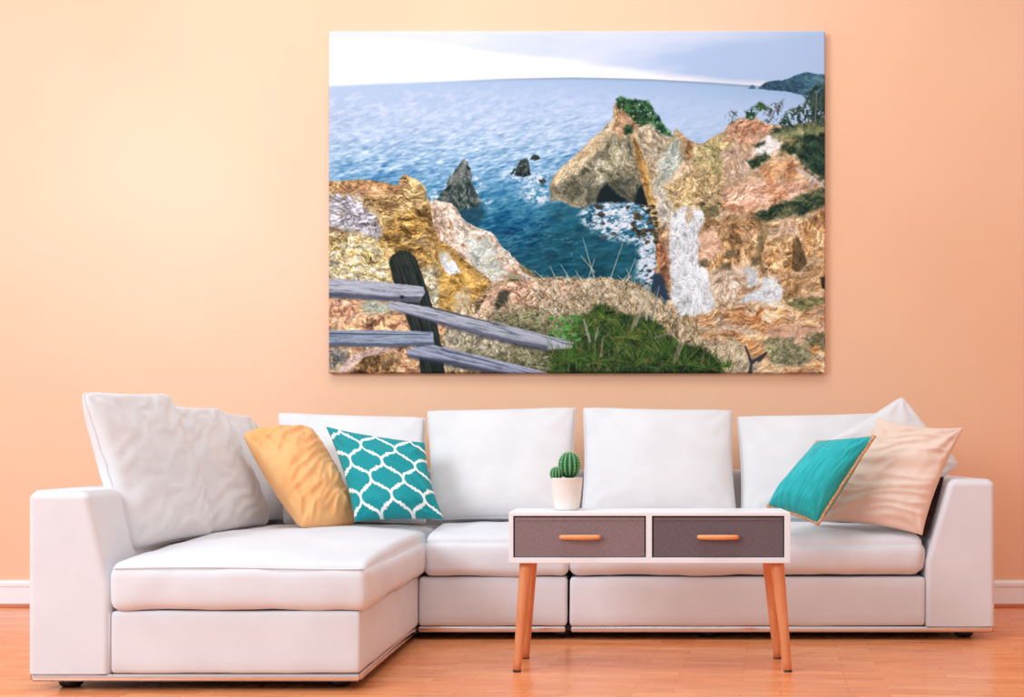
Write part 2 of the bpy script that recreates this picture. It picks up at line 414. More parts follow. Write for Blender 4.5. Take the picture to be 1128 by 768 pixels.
    def rock(s, M, cols, scale=9, ang=0, an=1.6, con=.5, seed=11, crack=.35):
        sl = s.box(M)
        if sl is None: return
        X = s.X[sl]; Y = s.Y[sl]
        if X.shape[0] < 3 or X.shape[1] < 3: return
        # bend the strata so that the grain is not one straight direction
        bu = (s.vnoise(X / 13., Y / 13., seed + 5) - .5) * 9 + (s.vnoise(X / 4., Y / 4., seed + 7) - .5) * 2
        bv = (s.vnoise(X / 12., Y / 12., seed + 6) - .5) * 9 + (s.vnoise(X / 3.5, Y / 3.5, seed + 8) - .5) * 2
        X = X + bu; Y = Y + bv
        t = s.stretch(s.fbm(scale * 1.2, seed, ang, an, 6, gain=.72, X=X, Y=Y), .3, .7)
        c = s.pal(t, cols)
        h = .45 * s.fbm(scale * 1.5, seed + 99, ang, an, 5, ridge=True, gain=.5, X=X, Y=Y) + .75 * s.fbm(scale * .9, seed + 98, ang, an * .8, 5, gain=.72, X=X, Y=Y)
        gy, gx = np.gradient(h)
        e = np.tanh(-(gx * .8 + gy) * 7 * (scale / 7.) ** .5)
        big = s.fbm(scale * 3.2, seed + 71, ang, 1., 2, X=X, Y=Y) - .5
        c = c * np.minimum(1 + con * .36 * e + con * .5 * big, 1.13)[..., None]
        t1, e1 = s.cells(X, Y, scale * .75, ang + 12, an * 1.1, seed + 41)
        t2, e2 = s.cells(X, Y, scale * .36, ang - 10, an, seed + 43)
        c = c * (1 + con * (.42 * (t1 - .5) + .5 * (t2 - .5) - .28 * e1 - .3 * e2 + .22))[..., None]
        cr = s.fbm(scale * 1.5, seed + 33, ang, an, 3, ridge=True, X=X, Y=Y)
        k = np.clip((cr - .84) / .1, 0, 1) * crack * .8
        c = c * (1 - k)[..., None]
        fine = s.vnoise(X / 1.3, Y / 1.1, seed + 3) - .5
        g_ = c.mean(-1, keepdims=True); c = g_ + (c - g_) * .82
        c = c * (.93 + .14 * s.stretch(s.fbm(scale * 5, seed + 17, 0, 1., 2, X=X, Y=Y), .35, .65))[..., None]
        c = c + (fine * 44 * min(1, con * 1.6))[..., None]
        m = M[sl][..., None]
        s.I[sl] = s.I[sl] * (1 - m) + np.clip(c, 0, 255) * m
    def stroke(s, ax, ay, bx, by, w, col, a=1.):
        j0 = max(0, int((min(ax, bx) - w - 1 - s.x0) / s.dx)); j1 = min(s.W, int((max(ax, bx) + w + 1 - s.x0) / s.dx) + 2)
        i0 = max(0, int((min(ay, by) - w - 1 - s.y0) / s.dy)); i1 = min(s.H, int((max(ay, by) + w + 1 - s.y0) / s.dy) + 2)
        if j1 <= j0 or i1 <= i0: return
        x = s.X[i0:i1, j0:j1]; y = s.Y[i0:i1, j0:j1]
        ex, ey = bx - ax, by - ay
        t = np.clip(((x - ax) * ex + (y - ay) * ey) / (ex * ex + ey * ey + 1e-9), 0, 1)
        d = np.hypot(x - ax - t * ex, y - ay - t * ey)
        m = (np.clip(.5 + (w * (1 - .5 * t) - d) / .9, 0, 1) * a)[..., None]
        s.I[i0:i1, j0:j1] = s.I[i0:i1, j0:j1] * (1 - m) + np.array(col, float) * m

def paint_seascape(W, H):
    P = Painter(W, H); X, Y = P.X, P.Y
    rnd = random.Random(5)
    lerp = lambda t, a, b: a + (b - a) * t
    # sky
    hz = np.interp(X, [362, 420, 480, 560, 630, 680, 720, 780, 840, 909], [94.5, 91.8, 90, 86.5, 85.2, 86.2, 87.4, 90.6, 95, 101])
    cb = np.interp(X, [362, 440, 500, 560, 620, 680, 740, 800, 909], [44, 46, 52, 60, 67, 75, 82, 88, 97])
    n = P.fbm(22, 2, -4, 5, 4)
    cl = P.stretch(n, .3, .7)
    gx = np.clip((X - 362) / 547, 0, 1)
    cloud = P.pal(np.clip(gx * 1.05 + (cl - .5) * .25 + np.clip((Y - 45) / 45, 0, 1) * .35 * gx, 0, 1), [(228, 228, 243), (226, 229, 242), (208, 218, 238), (176, 198, 230)])
    white = P.pal(gx + 0 * Y, [(254, 254, 254), (253, 252, 251), (240, 232, 236)])
    k = np.clip((cb - Y + (n - .5) * 8) / 8 + .5, 0, 1)[..., None]
    P.I = white * (1 - k) + cloud * k
    # sea
    t = np.clip((Y - hz) / 200, 0, 1)
    left = P.pal(t, [(182, 199, 226), (184, 200, 227), (186, 203, 228), (166, 195, 222), (128, 172, 206), (70, 136, 172), (36, 110, 146), (24, 94, 126), (14, 80, 108)])
    right = P.pal(t, [(154, 184, 219), (178, 201, 234), (180, 204, 235), (168, 197, 228), (140, 182, 216), (84, 146, 182), (44, 114, 146), (22, 90, 115), (20, 80, 100)])
    sea = left * (1 - gx[..., None]) + right * gx[..., None]
    ws = 4.2
    w1 = P.fbm(ws * .55, 21, -15, 3.2, 3) - .5
    w2 = P.fbm(ws * 1.3, 27, -19, 4.5, 4) - .5
    near = np.clip((Y - hz) / 90, 0.08, 1); far_r = 1 - .55 * np.clip((X - 620) / 150, 0, 1)
    w3 = P.fbm(1.5, 29, -13, 4., 2) - .5
    w = (w1 * .8 + w2 * .5 + w3 * .65) * near * far_r
    amp = np.interp(t, [0, .15, .45, .7, 1], [40, 105, 150, 130, 110])
    sea = sea + (w * amp)[..., None] * np.array([1.1, .85, .65])
    # pale glitter on the left half
    gl = np.clip((P.fbm(3.0, 61, -17, 3.6, 3) - .56) / .12, 0, 1) * np.clip(1.1 - t * 2.6, 0, 1) * np.clip(1.2 - gx * 1.9, 0, 1) * np.clip(t * 9, 0, 1)
    sea = sea * (1 - .5 * gl[..., None]) + np.array([240, 238, 245]) * .5 * gl[..., None]
    hl = np.clip(1 - (Y - hz) / 3.5, 0, 1) * np.clip((X - 450) / 150, 0, 1)
    sea = sea * (1 - .18 * hl[..., None])
    soft_h = np.interp(X, [362, 480, 600], [5., 3.5, 1.6])
    m = np.clip((Y - hz) / soft_h + .5, 0, 1)
    P.put(m, sea)
    # darker water in the cove
    m = P.mask([(606, 222), (660, 226), (690, 262), (712, 290), (700, 330), (600, 330), (585, 290), (600, 250)], 26, 6, 12, 5)
    P.put(m * .55, P.pal(P.stretch(P.fbm(5, 71, -8, 2.5, 4)), [(10, 52, 62), (16, 78, 88), (30, 104, 122)]))
    def foam(pts, seed, dens=.5, soft=10, sc=3.2, col=(238, 240, 248)):
        m = P.mask(pts, soft, 3, 6, seed)
        sl = P.box(m)
        q = P.fbm(sc, seed + 7, -15, 1.8, 4, gain=.7, X=P.X[sl], Y=P.Y[sl])
        m[sl] *= np.clip((q - (1.045 - dens)) / .2, 0, 1) * .9
        P.put(m, col)
    foam([(582, 192), (606, 190), (604, 222), (588, 226), (570, 212)], 31, .62, 8)
    foam([(550, 190), (596, 176), (600, 200), (556, 204)], 34, .5, 8)
    foam([(520, 190), (532, 200), (544, 222), (528, 232), (518, 210)], 37, .53, 8)
    foam([(470, 215), (492, 205), (485, 222), (478, 228)], 38, .55, 6)
    foam([(636, 236), (655, 222), (716, 222), (720, 250), (724, 300), (706, 302), (700, 268), (664, 262), (642, 248)], 41, .6, 8)
    foam([(655, 226), (684, 222), (700, 250), (690, 262), (664, 258)], 42, .68, 6)
    foam([(706, 262), (724, 262), (724, 300), (716, 318), (700, 306)], 43, .72, 7)
    foam([(565, 232), (660, 250), (640, 290), (560, 262)], 44, .4, 20, 2.4, (110, 165, 190))
    # stacks
    DG = [(22, 34, 34), (50, 66, 62), (84, 96, 90), (124, 128, 120)]
    st1 = P.mask([(511, 175), (515, 178), (518.6, 188), (520, 201), (524.5, 212), (531, 223), (525, 228), (508, 232), (494, 226), (480, 222), (487, 211), (492, 206), (493, 198), (500, 189), (505, 182)], 1.2, 1.2, 4, 8)
    P.put(P.mask([(492, 226), (531, 224), (536, 236), (525, 250), (505, 242)], 7, 2, 5, 9) * .75, (18, 58, 72))
    P.rock(st1, DG, 5, 70, 1.4, .8, 12)
    P.put(P.mask([(511, 175), (506, 183), (494, 200), (498, 208), (508, 200), (513, 186)], 3, 1, 4, 4) * st1 * .45, (150, 148, 140))
    st2 = P.mask([(574, 175.5), (580.5, 174), (583, 181), (584.4, 193), (576.6, 195.5), (566.8, 193), (568.8, 184)], 1.2, .7, 4, 9)
    P.rock(st2, DG[:3], 4, 60, 1.3, .6, 15)
    for q in ([(562, 192), (567, 184), (568, 187), (564, 193)], [(583.5, 175.5), (588, 170), (593, 171), (595, 175), (589, 177)], [(593, 198), (600, 197), (602, 200), (597, 205), (595, 202)]):
        P.rock(P.mask(q, 1, .4, 3, 2), DG[:3], 3, 0, 1.3, .5, 18)
    # far headland
    P.rock(P.mask([(834.8, 98), (839, 94), (844, 91), (850, 89), (858, 88), (862, 89), (870, 86), (879, 82), (886, 80), (890, 79.3), (899, 81.5), (912, 82), (912, 112), (897, 108), (886, 105), (866, 101), (845, 99)], 1.2, .7, 5, 7), [(38, 78, 108), (52, 98, 122), (76, 118, 128)], 6, 30, 1.8, .4, 19, .2)
    P.put(P.mask([(824, 98), (828, 93.5), (831, 94), (832.5, 98)], 1, .2, 4, 7), (70, 110, 140))
    # right-hand land
    LAND = [(605, 209), (609, 195), (622, 181), (641, 164), (653, 152), (665, 142), (675, 130), (676, 114), (682, 110), (700, 125), (715, 136), (730, 148), (736, 153), (746, 142), (755, 152), (766, 158), (773, 159), (782, 153), (798, 144), (805, 134), (819, 130), (833, 130), (844, 137), (870, 139), (897, 134), (915, 131), (915, 420), (700, 420), (735, 330), (722, 300), (722, 268), (721, 252), (713, 223), (700, 223), (683, 222), (665, 222), (653, 223), (644, 230), (630, 228), (618, 222), (606, 221)]
    land = P.mask(LAND, 1.2, 1.6, 6, 14)
    P.rock(land, [(150, 108, 66), (188, 146, 98), (212, 176, 134), (222, 192, 156), (200, 160, 110)], 9, -25, 1.5, .65, 22, .45)
    def patch(pts, cols, scale=7, ang=0, an=1.5, con=.6, seed=1, soft=7, warp=6, a=1., crack=.35, m2=None):
        m = P.mask(pts, soft, warp, 7, seed) * land * a
        if m2 is not None: m = m * m2
        P.rock(m, cols, scale, ang, an, con, seed * 3 + 40, crack)
    # peak
    patch([(665, 141), (690, 143), (702, 165), (709, 190), (711, 205), (702, 224), (660, 224), (644, 231), (604, 223), (604, 206), (640, 185), (655, 165)], [(74, 74, 56), (106, 102, 78), (138, 128, 98), (168, 160, 136)], 7, 60, 1.6, .6, 2)
    patch([(604, 208), (609, 193), (622, 180), (645, 160), (675, 129), (682, 136), (660, 163), (640, 186), (622, 202), (607, 212)], [(170, 140, 96), (212, 186, 142), (232, 212, 172)], 6, -48, 2.2, .5, 3)
    patch([(604, 208), (640, 190), (660, 190), (648, 226), (606, 222)], [(70, 72, 58), (110, 106, 84), (150, 140, 112)], 6, 50, 1.5, .6, 4, 5, a=.8)
    patch([(648, 205), (700, 196), (707, 212), (700, 224), (655, 224), (646, 230)], [(32, 42, 38), (64, 66, 54), (100, 98, 78)], 6, 60, 1.5, .5, 5, 6, a=.75)
    P.put(P.mask([(656, 224), (661, 208), (668, 202), (676, 210), (684, 216), (694, 223)], 3, 2, 4, 6), (12, 30, 34))
    P.put(P.mask([(699, 224), (702, 210), (707, 203), (710, 210), (715, 228)], 2.5, 1.2, 4, 6), (10, 28, 34))
    patch([(675, 130), (684, 124), (700, 130), (704, 140), (690, 152), (672, 146)], [(140, 96, 66), (190, 140, 100), (222, 180, 140)], 5, 60, 1.5, .7, 6, 3, a=.8)
    patch([(695, 150), (714, 136), (730, 148), (736, 158), (730, 190), (722, 215), (712, 190), (703, 168)], [(150, 124, 88), (190, 165, 128), (206, 190, 160), (176, 168, 148)], 6, 65, 1.8, .6, 8)
    patch([(736, 155), (748, 150), (757, 160), (757, 172), (742, 192), (728, 212), (720, 206), (728, 180)], [(128, 138, 124), (168, 176, 162), (196, 198, 182)], 7, -50, 2, .5, 9)
    patch([(742, 142), (750, 142), (762, 158), (766, 172), (756, 178), (752, 160)], [(120, 84, 48), (160, 118, 72), (196, 158, 104)], 5, 60, 1.5, .6, 10)
    patch([(697, 150), (703, 158), (712, 180), (718, 205), (723, 225), (728, 246), (722, 253), (714, 226), (708, 205), (703, 185), (698, 165)], [(140, 96, 44), (190, 144, 72), (218, 178, 108)], 5, 75, 2.2, .6, 11, 1.5, 1)
    patch([(722, 205), (742, 196), (750, 225), (738, 250), (728, 246), (720, 215)], [(160, 150, 134), (196, 188, 172), (176, 160, 128)], 5, 70, 1.6, .6, 12)
    # slope right of the saddle
    patch([(770, 160), (798, 146), (806, 160), (796, 190), (776, 196), (762, 176)], [(130, 124, 76), (176, 162, 98), (206, 178, 120), (160, 160, 130)], 6, 40, 1.6, .6, 13)
    patch([(800, 145), (806, 134), (832, 130), (848, 140), (842, 156), (815, 158), (797, 152)], [(150, 96, 66), (190, 134, 98), (214, 166, 134)], 6, -35, 1.6, .6, 14)
    patch([(795, 168), (815, 158), (832, 170), (826, 195), (800, 200)], [(176, 134, 96), (212, 174, 142), (224, 192, 166)], 7, 50, 1.5, .5, 16)
    patch([(730, 205), (780, 185), (800, 205), (795, 228), (742, 232)], [(138, 112, 66), (184, 150, 96), (208, 178, 132), (190, 160, 90)], 4, -30, 1.3, .7, 17)
    patch([(800, 205), (850, 196), (905, 200), (870, 222), (815, 236), (790, 228)], [(170, 112, 76), (212, 156, 118), (228, 180, 156), (200, 140, 96)], 7, -25, 2.2, .6, 18)
    patch([(835, 188), (850, 176), (868, 169), (880, 178), (892, 192), (877, 203), (850, 204)], [(160, 104, 64), (208, 146, 92), (222, 176, 132)], 7, -20, 1.8, .55, 19)
    patch([(829, 169), (840, 152), (848, 149), (863, 156), (855, 167), (838, 173)], [(206, 186, 170), (226, 216, 208), (236, 228, 222)], 5, -40, 1.6, .3, 20, 2, 2)
    GR = [(20, 44, 34), (44, 66, 44), (82, 92, 58), (128, 128, 84)]
    patch([(850, 141), (870, 139), (915, 131), (915, 202), (900, 194), (886, 182), (878, 172), (866, 168), (856, 172), (858, 160), (872, 156), (850, 150)], GR, 7, 20, 1.5, .6, 21)
    patch([(860, 142), (900, 134), (912, 138), (912, 146), (868, 152), (852, 150)], [(90, 96, 60), (136, 140, 88), (164, 160, 112)], 5, -10, 2, .5, 22, a=.85)
    patch([(884, 150), (915, 145), (915, 200), (898, 190), (886, 175)], [(16, 34, 30), (30, 56, 42), (52, 74, 50)], 6, 30, 1.5, .5, 23, 5)
    patch([(824, 240), (842, 231), (855, 226), (880, 217), (912, 203), (912, 226), (880, 238), (856, 243), (840, 247)], GR, 6, -22, 2, .6, 24, 5, 4)
    patch([(821, 178), (832, 174), (842, 167), (849, 172), (842, 180), (832, 186)], GR[:3], 4, -22, 1.4, .5, 25, 4, 4)
    patch([(829, 161), (842, 154), (843, 158), (836, 163)], GR[:3], 4, -22, 1.4, .5, 26, 4, 3)
    patch([(770, 225), (792, 224), (796, 236), (784, 242), (774, 236)], [(90, 84, 52), (140, 124, 78)], 4, 0, 1.4, .5, 27, 3)
    # gullies and boulders
    patch([(772, 240), (830, 238), (846, 250), (846, 285), (820, 292), (775, 300), (768, 280)], [(120, 84, 50), (176, 130, 78), (202, 156, 104), (216, 170, 128)], 7, 70, 1.5, .7, 28)
    patch([(770, 255), (790, 250), (796, 275), (780, 292), (768, 288)], [(196, 140, 104), (218, 166, 130), (226, 184, 152)], 7, 30, 1.5, .4, 29, 4)
    WH = [(176, 182, 182), (210, 214, 217), (234, 236, 238), (220, 226, 230)]
    patch([(739, 243), (745, 232), (757, 227), (773, 232), (777, 240), (770, 257), (769, 285), (780, 300), (785, 322), (789, 341), (776, 346), (760, 350), (746, 348), (740, 330), (737, 289), (737, 264)], WH, 3.2, 75, 1.5, .35, 30, 2, 2, crack=.1)
    patch([(757, 226), (762, 226), (764, 240), (758, 248), (754, 240)], [(170, 140, 104), (206, 178, 142)], 5, 75, 1.5, .5, 31, 2, 1, a=.8)
    patch([(785, 300), (818, 290), (830, 300), (812, 330), (792, 342), (785, 322)], [(172, 132, 96), (210, 176, 142), (222, 200, 178), (190, 150, 108)], 6, -60, 1.8, .6, 32)
    patch([(814, 333), (824, 323), (838, 318), (840, 305), (853, 306), (864, 321), (860, 331), (845, 337), (824, 336)], WH, 5, -20, 1.5, .25, 33, 2, 1.5, crack=.1)
    patch([(820, 294), (833, 296), (836, 313), (824, 318)], WH, 5, 60, 1.5, .25, 34, 3, 1.5, crack=.1)
    OB = [(120, 84, 50), (176, 126, 74), (206, 156, 100), (220, 178, 130)]
    patch([(840, 284), (845, 268), (858, 260), (876, 257), (886, 275), (886, 290), (868, 304), (848, 301)], OB, 9, 60, 1.3, .8, 35, 1.5, 1.5)
    patch([(878, 247), (893, 240), (912, 228), (912, 282), (888, 284), (884, 268)], OB, 9, -60, 1.4, .8, 36, 1.5, 1.5)
    patch([(855, 300), (870, 303), (888, 290), (912, 284), (912, 330), (870, 333), (862, 318)], OB[1:], 7, -20, 1.6, .7, 37)
    patch([(860, 243), (875, 240), (880, 256), (862, 262)], [(196, 150, 112), (224, 184, 150)], 5, 60, 1.3, .6, 38)
    patch([(874, 262), (880, 262), (890, 290), (880, 300), (872, 296)], [(58, 46, 26), (110, 84, 48)], 4, 75, 1.6, .5, 39, 2, 1.5, a=.8)
    patch([(836, 246), (846, 248), (844, 262), (838, 282), (830, 290), (834, 268)], [(88, 84, 52), (146, 118, 74)], 4, 75, 1.6, .5, 40, 3, 1.5, a=.7)
    for cx, cy in ((804, 280), (774, 290), (832, 288), (798, 293)):
        patch([(cx - 5, cy - 4), (cx + 6, cy - 5), (cx + 7, cy + 4), (cx - 4, cy + 5)], [(70, 66, 42), (110, 96, 62)], 3, 0, 1.3, .4, int(cx), 3, 1.5, a=.75)
    # foreground right, orange ledges
    LO = [(176, 112, 58), (216, 156, 98), (232, 182, 136), (214, 178, 140), (222, 146, 70)]
    patch([(745, 352), (790, 342), (818, 335), (862, 334), (915, 318), (915, 420), (780, 420), (765, 372)], LO, 8, -8, 3., .7, 41)
    patch([(842, 362), (876, 356), (908, 360), (906, 374), (870, 376), (850, 372)], [(222, 164, 126), (236, 190, 156)], 8, -4, 2, .35, 42, 3, 2)
    patch([(866, 332), (912, 326), (912, 334), (880, 342), (866, 338)], [(120, 118, 66), (160, 152, 92)], 4, -8, 2, .5, 43, 3)
    patch([(770, 362), (800, 356), (836, 362), (838, 366), (800, 366), (780, 368)], [(206, 190, 178), (190, 150, 110)], 4, -4, 2, .5, 44, 3, a=.8)
    patch([(838, 378), (862, 372), (890, 380), (900, 392), (880, 404), (850, 402)], [(110, 112, 76), (150, 144, 102), (176, 160, 118)], 4, 10, 1.2, .6, 45, 5)
    patch([(884, 372), (900, 364), (912, 368), (912, 384), (894, 382)], [(96, 98, 62), (140, 130, 90)], 4, 10, 1.2, .6, 46, 4)
    patch([(775, 378), (812, 372), (830, 395), (836, 412), (790, 412)], [(150, 130, 100), (190, 168, 138), (166, 150, 104)], 3, 60, 1.6, .7, 47, 4)
    patch([(904, 306), (912, 304), (912, 320), (905, 318)], [(40, 40, 30), (60, 54, 36)], 4, 0, 1, .3, 48, 1.5, 1)
    # shoreline rocks below the vein
    patch([(720, 262), (734, 262), (737, 290), (738, 320), (730, 318), (724, 300)], [(96, 54, 32), (156, 96, 60), (196, 140, 96)], 5, 70, 1.4, .8, 49)
    for _ in range(90):
        x = rnd.uniform(684, 724); y = rnd.uniform(226, 268); r = rnd.uniform(1.5, 4)
        if x + (268 - y) * .55 < 706: continue
        P.rock(P.mask([(x - r, y), (x, y - r * .6), (x + r, y - .2 * r), (x + r * .8, y + r * .7), (x - r * .4, y + r * .7)], 1.2, .5, 3, 2), [(34, 40, 34), (74, 66, 46), (120, 98, 66)], 3, 0, 1.2, .6, 51)
    for x, y, r in ((665, 262, 4), (676, 257, 4), (662, 236, 5), (656, 226, 4), (715, 298, 3.5), (718, 306, 3), (712, 312, 3), (660, 228, 5), (664, 246, 3)):
        P.rock(P.mask([(x - r, y), (x, y - r * .5), (x + r, y), (x + r * .6, y + r * .6), (x - r * .4, y + r * .6)], 1.2, .5, 3, 2), [(40, 38, 40), (80, 70, 66)], 3, 0, 1.2, .6, 52)
    P.put(P.mask([(722, 300), (730, 304), (738, 330), (722, 332), (718, 315)], 3, 2, 4, 6), (40, 58, 78))
    # logs on the right slope
    for a in (((878, 186), (909, 207), 1.5, (196, 192, 196)), ((885, 186), (909, 203), .8, (96, 96, 100)), ((893, 206), (897, 194), 1., (150, 150, 156))):
        P.stroke(*a[0], *a[1], a[2], a[3])
    # bushes
    def leaves(pts, seed, cols, thr=.42, sc=4, soft=3, warp=3, an=1.2):
        m = P.mask(pts, soft, warp, 5, seed)
        sl = P.box(m); c = np.zeros(P.I.shape)
        q = P.fbm(sc * .8, seed + 4, 0, 1, 4, gain=.7, X=P.X[sl], Y=P.Y[sl])
        m[sl] *= np.clip((q - thr) / .1, 0, 1)
        c[sl] = P.pal(P.stretch(P.fbm(sc, seed + 9, -20, an, 4, gain=.7, X=P.X[sl], Y=P.Y[sl])), cols)
        P.put(m, c)
    BG = [(14, 40, 30), (30, 68, 44), (52, 96, 54), (92, 132, 76)]
    leaves([(678, 110), (683, 105), (692, 108), (703, 110), (714, 111), (720, 124), (730, 136), (742, 151), (730, 148), (716, 137), (704, 139), (696, 133), (688, 122), (680, 119)], 61, BG, .25)
    leaves([(688, 139), (697, 139), (697, 147), (689, 149)], 62, BG[:3], .2)
    leaves([(801, 126), (806, 122), (813, 124), (812, 134), (803, 136)], 63, [(60, 78, 72), (100, 112, 100)], .44, 3)
    leaves([(820, 122), (828, 120), (834, 126), (832, 131), (822, 130)], 64, BG, .36, 3)
    leaves([(830, 118), (838, 113), (847, 117), (845, 122), (834, 123)], 65, [(30, 62, 34), (70, 104, 52)], .3, 3)
    leaves([(842, 122), (852, 114), (863, 111), (862, 120), (856, 132), (846, 136), (840, 132)], 66, [(60, 74, 70), (104, 106, 104)], .46, 3)
    leaves([(858, 134), (866, 124), (880, 116), (896, 106), (912, 92), (912, 138), (880, 140), (862, 141)], 67, [(20, 42, 40), (46, 70, 60), (80, 96, 76)], .38, 4)
    leaves([(884, 106), (896, 94), (912, 90), (912, 130), (898, 128)], 68, [(30, 54, 52), (60, 84, 72)], .4, 4)
    for a in ((898, 134, 900, 100, .8, (110, 110, 104)), (905, 134, 904, 104, .7, (90, 92, 88)), (806, 136, 808, 124, .5, (70, 80, 78)), (828, 132, 838, 120, .5, (70, 70, 60)), (846, 136, 858, 114, .5, (90, 88, 90))):
        P.stroke(*a)
    # middle-left pink slope
    ms = P.mask([(470, 221), (486, 221), (498, 225), (505, 232), (508, 240), (516, 246), (530, 252), (541, 255), (548, 264), (553, 272), (562, 279), (573, 291), (584, 302), (600, 308), (600, 350), (500, 350), (476, 300)], 1.2, 1.5, 5, 15)
    P.rock(ms, [(156, 112, 80), (204, 164, 132), (222, 192, 168), (196, 190, 178), (226, 186, 150)], 6, 35, 1.5, .65, 70)
    P.rock(P.mask([(515, 262), (540, 262), (548, 285), (560, 300), (545, 312), (530, 300), (515, 282)], 8, 3, 6, 16) * ms, [(150, 160, 140), (190, 196, 184), (206, 200, 186), (170, 176, 140)], 6, 45, 1.5, .5, 71)
    P.rock(P.mask([(571, 291), (583, 296), (590, 303), (598, 307), (588, 306), (576, 300)], 2, 1, 4, 16), [(90, 78, 48), (140, 118, 70)], 4, 30, 1.5, .5, 72)
    P.put(P.mask([(560, 300), (574, 304), (572, 314), (562, 312)], 3, 1.5, 4, 16) * .7, (140, 148, 110))
    # left cliff
    lc = P.mask([(355, 200), (395, 198), (420, 200), (438, 204), (441, 197), (446, 192), (453, 195), (461, 199), (468, 206), (470, 216), (474, 226), (476, 242), (480, 256), (484, 264), (497, 272), (508, 283), (521, 294), (536, 304), (541, 311), (535, 322), (526, 336), (510, 350), (510, 420), (355, 420)], 1.2, 1.3, 5, 17)
    P.rock(lc, [(94, 66, 34), (146, 106, 58), (186, 146, 84), (206, 172, 112), (150, 118, 70)], 6, 4, 2.2, .95, 80, .4)
    def lp(pts, cols, scale=6, ang=5, an=2, con=.9, seed=81, soft=8, warp=7, a=1., crack=.3):
        P.rock(P.mask(pts, soft, warp, 6, seed) * lc * a, cols, scale, ang, an, con, seed, crack)
    lp([(355, 200), (440, 203), (440, 212), (400, 214), (355, 208)], [(120, 74, 42), (182, 124, 76), (196, 148, 104)], 5, seed=82)
    lp([(355, 214), (395, 218), (412, 236), (422, 256), (418, 266), (392, 256), (355, 252)], [(112, 104, 104), (170, 164, 172), (206, 202, 214), (150, 130, 108)], 5, seed=83)
    lp([(355, 254), (395, 258), (420, 270), (428, 300), (440, 330), (355, 325)], [(110, 88, 44), (176, 148, 78), (202, 182, 132), (190, 180, 160), (186, 148, 60)], 5, 10, seed=84)
    lp([(430, 240), (474, 226), (478, 256), (486, 290), (478, 300), (460, 285), (430, 276), (418, 262)], [(96, 66, 26), (156, 112, 48), (200, 154, 74), (176, 140, 90)], 6, 5, 2.4, seed=85)
    lp([(478, 258), (497, 272), (521, 294), (541, 310), (534, 324), (522, 338), (500, 345), (482, 340), (484, 300)], [(120, 82, 30), (176, 126, 48), (212, 162, 74), (176, 130, 64)], 6, 15, 1.8, .6, seed=86)
    lp([(484, 278), (492, 277), (502, 290), (508, 300), (494, 304), (486, 292)], [(172, 176, 178), (204, 206, 212), (206, 176, 120)], 5, 40, 1.6, .4, seed=87, soft=2, warp=1.5)
    lp([(462, 296), (482, 292), (484, 340), (470, 345)], [(130, 112, 74), (186, 170, 130), (196, 190, 176), (190, 160, 70)], 4, 5, 1.6, .8, seed=88)
    lp([(500, 328), (512, 320), (520, 334), (510, 348), (498, 345)], [(176, 176, 160), (206, 196, 176), (200, 150, 80)], 4, 35, 1.6, .6, seed=90, a=.7)
    # low rocks behind the fence
    lp([(355, 322), (420, 330), (456, 345), (500, 352), (500, 420), (355, 420)], [(134, 84, 54), (200, 142, 96), (222, 170, 126), (206, 150, 88), (230, 190, 150)], 9, 8, 1.9, .9, seed=91, warp=3)
    lp([(362, 330), (394, 332), (398, 345), (380, 358), (362, 356)], [(150, 98, 66), (210, 150, 112), (222, 172, 138)], 10, -25, 1.6, .9, seed=92, soft=2)
    lp([(398, 328), (428, 334), (430, 344), (400, 346)], [(150, 156, 132), (176, 180, 160), (150, 136, 96)], 5, 10, 1.5, .5, seed=93)
    lp([(362, 384), (378, 384), (384, 398), (362, 411)], [(96, 92, 88), (150, 144, 140)], 6, 10, 1.2, .8, seed=94)
    lp([(384, 392), (418, 386), (440, 392), (436, 420), (380, 420)], [(70, 46, 26), (142, 98, 52), (186, 140, 92)], 6, -30, 1.6, .9, seed=95)
    lp([(366, 415), (390, 390), (410, 384), (440, 384), (400, 394), (380, 415)], [(200, 156, 140), (226, 188, 176)], 6, -40, 1.6, .5, seed=96, soft=2, warp=1.5)
    # grassy ground
    gr = P.mask([(500, 350), (528, 328), (541, 314), (556, 308), (580, 308), (610, 306), (640, 306), (680, 307), (700, 311), (716, 321), (735, 336), (752, 352), (768, 368), (782, 384), (796, 402), (806, 420), (466, 420), (486, 372)], 2, 2.5, 5, 18)
    P.rock(gr, [(84, 70, 46), (150, 124, 84), (196, 164, 124), (216, 190, 156)], 5, 20, 1.4, .8, 100)
    P.rock(P.mask([(530, 330), (550, 312), (600, 308), (640, 312), (640, 335), (600, 340), (560, 334)], 5, 3, 6, 19) * gr, [(120, 80, 54), (204, 150, 116), (226, 184, 150)], 6, 5, 1.9, .9, 101)
    P.rock(P.mask([(520, 352), (540, 322), (548, 326), (546, 340), (534, 352)], 2, 1.5, 6, 20), [(206, 158, 122), (228, 186, 152)], 7, -50, 1.6, .5, 102)
    P.rock(P.mask([(540, 352), (550, 338), (562, 340), (566, 352), (556, 362), (540, 358)], 2, 1.5, 6, 20), [(190, 148, 116), (222, 184, 152)], 7, -50, 1.6, .5, 103)
    P.put(P.mask([(544, 336), (550, 320), (562, 320), (560, 332), (548, 342)], 3, 1.5, 4, 21) * .85, (44, 46, 36))
    P.rock(P.mask([(546, 346), (600, 340), (640, 345), (650, 412), (560, 412), (500, 385)], 10, 4, 6, 22) * gr * .85, [(34, 44, 26), (78, 84, 50), (128, 120, 84), (90, 110, 52)], 4, 10, 1.3, .8, 104)
    P.rock(P.mask([(488, 362), (540, 366), (570, 385), (540, 392), (495, 380)], 6, 4, 6, 23) * gr, [(110, 100, 80), (170, 156, 130), (200, 180, 150)], 3, 10, 1.3, .8, 105)
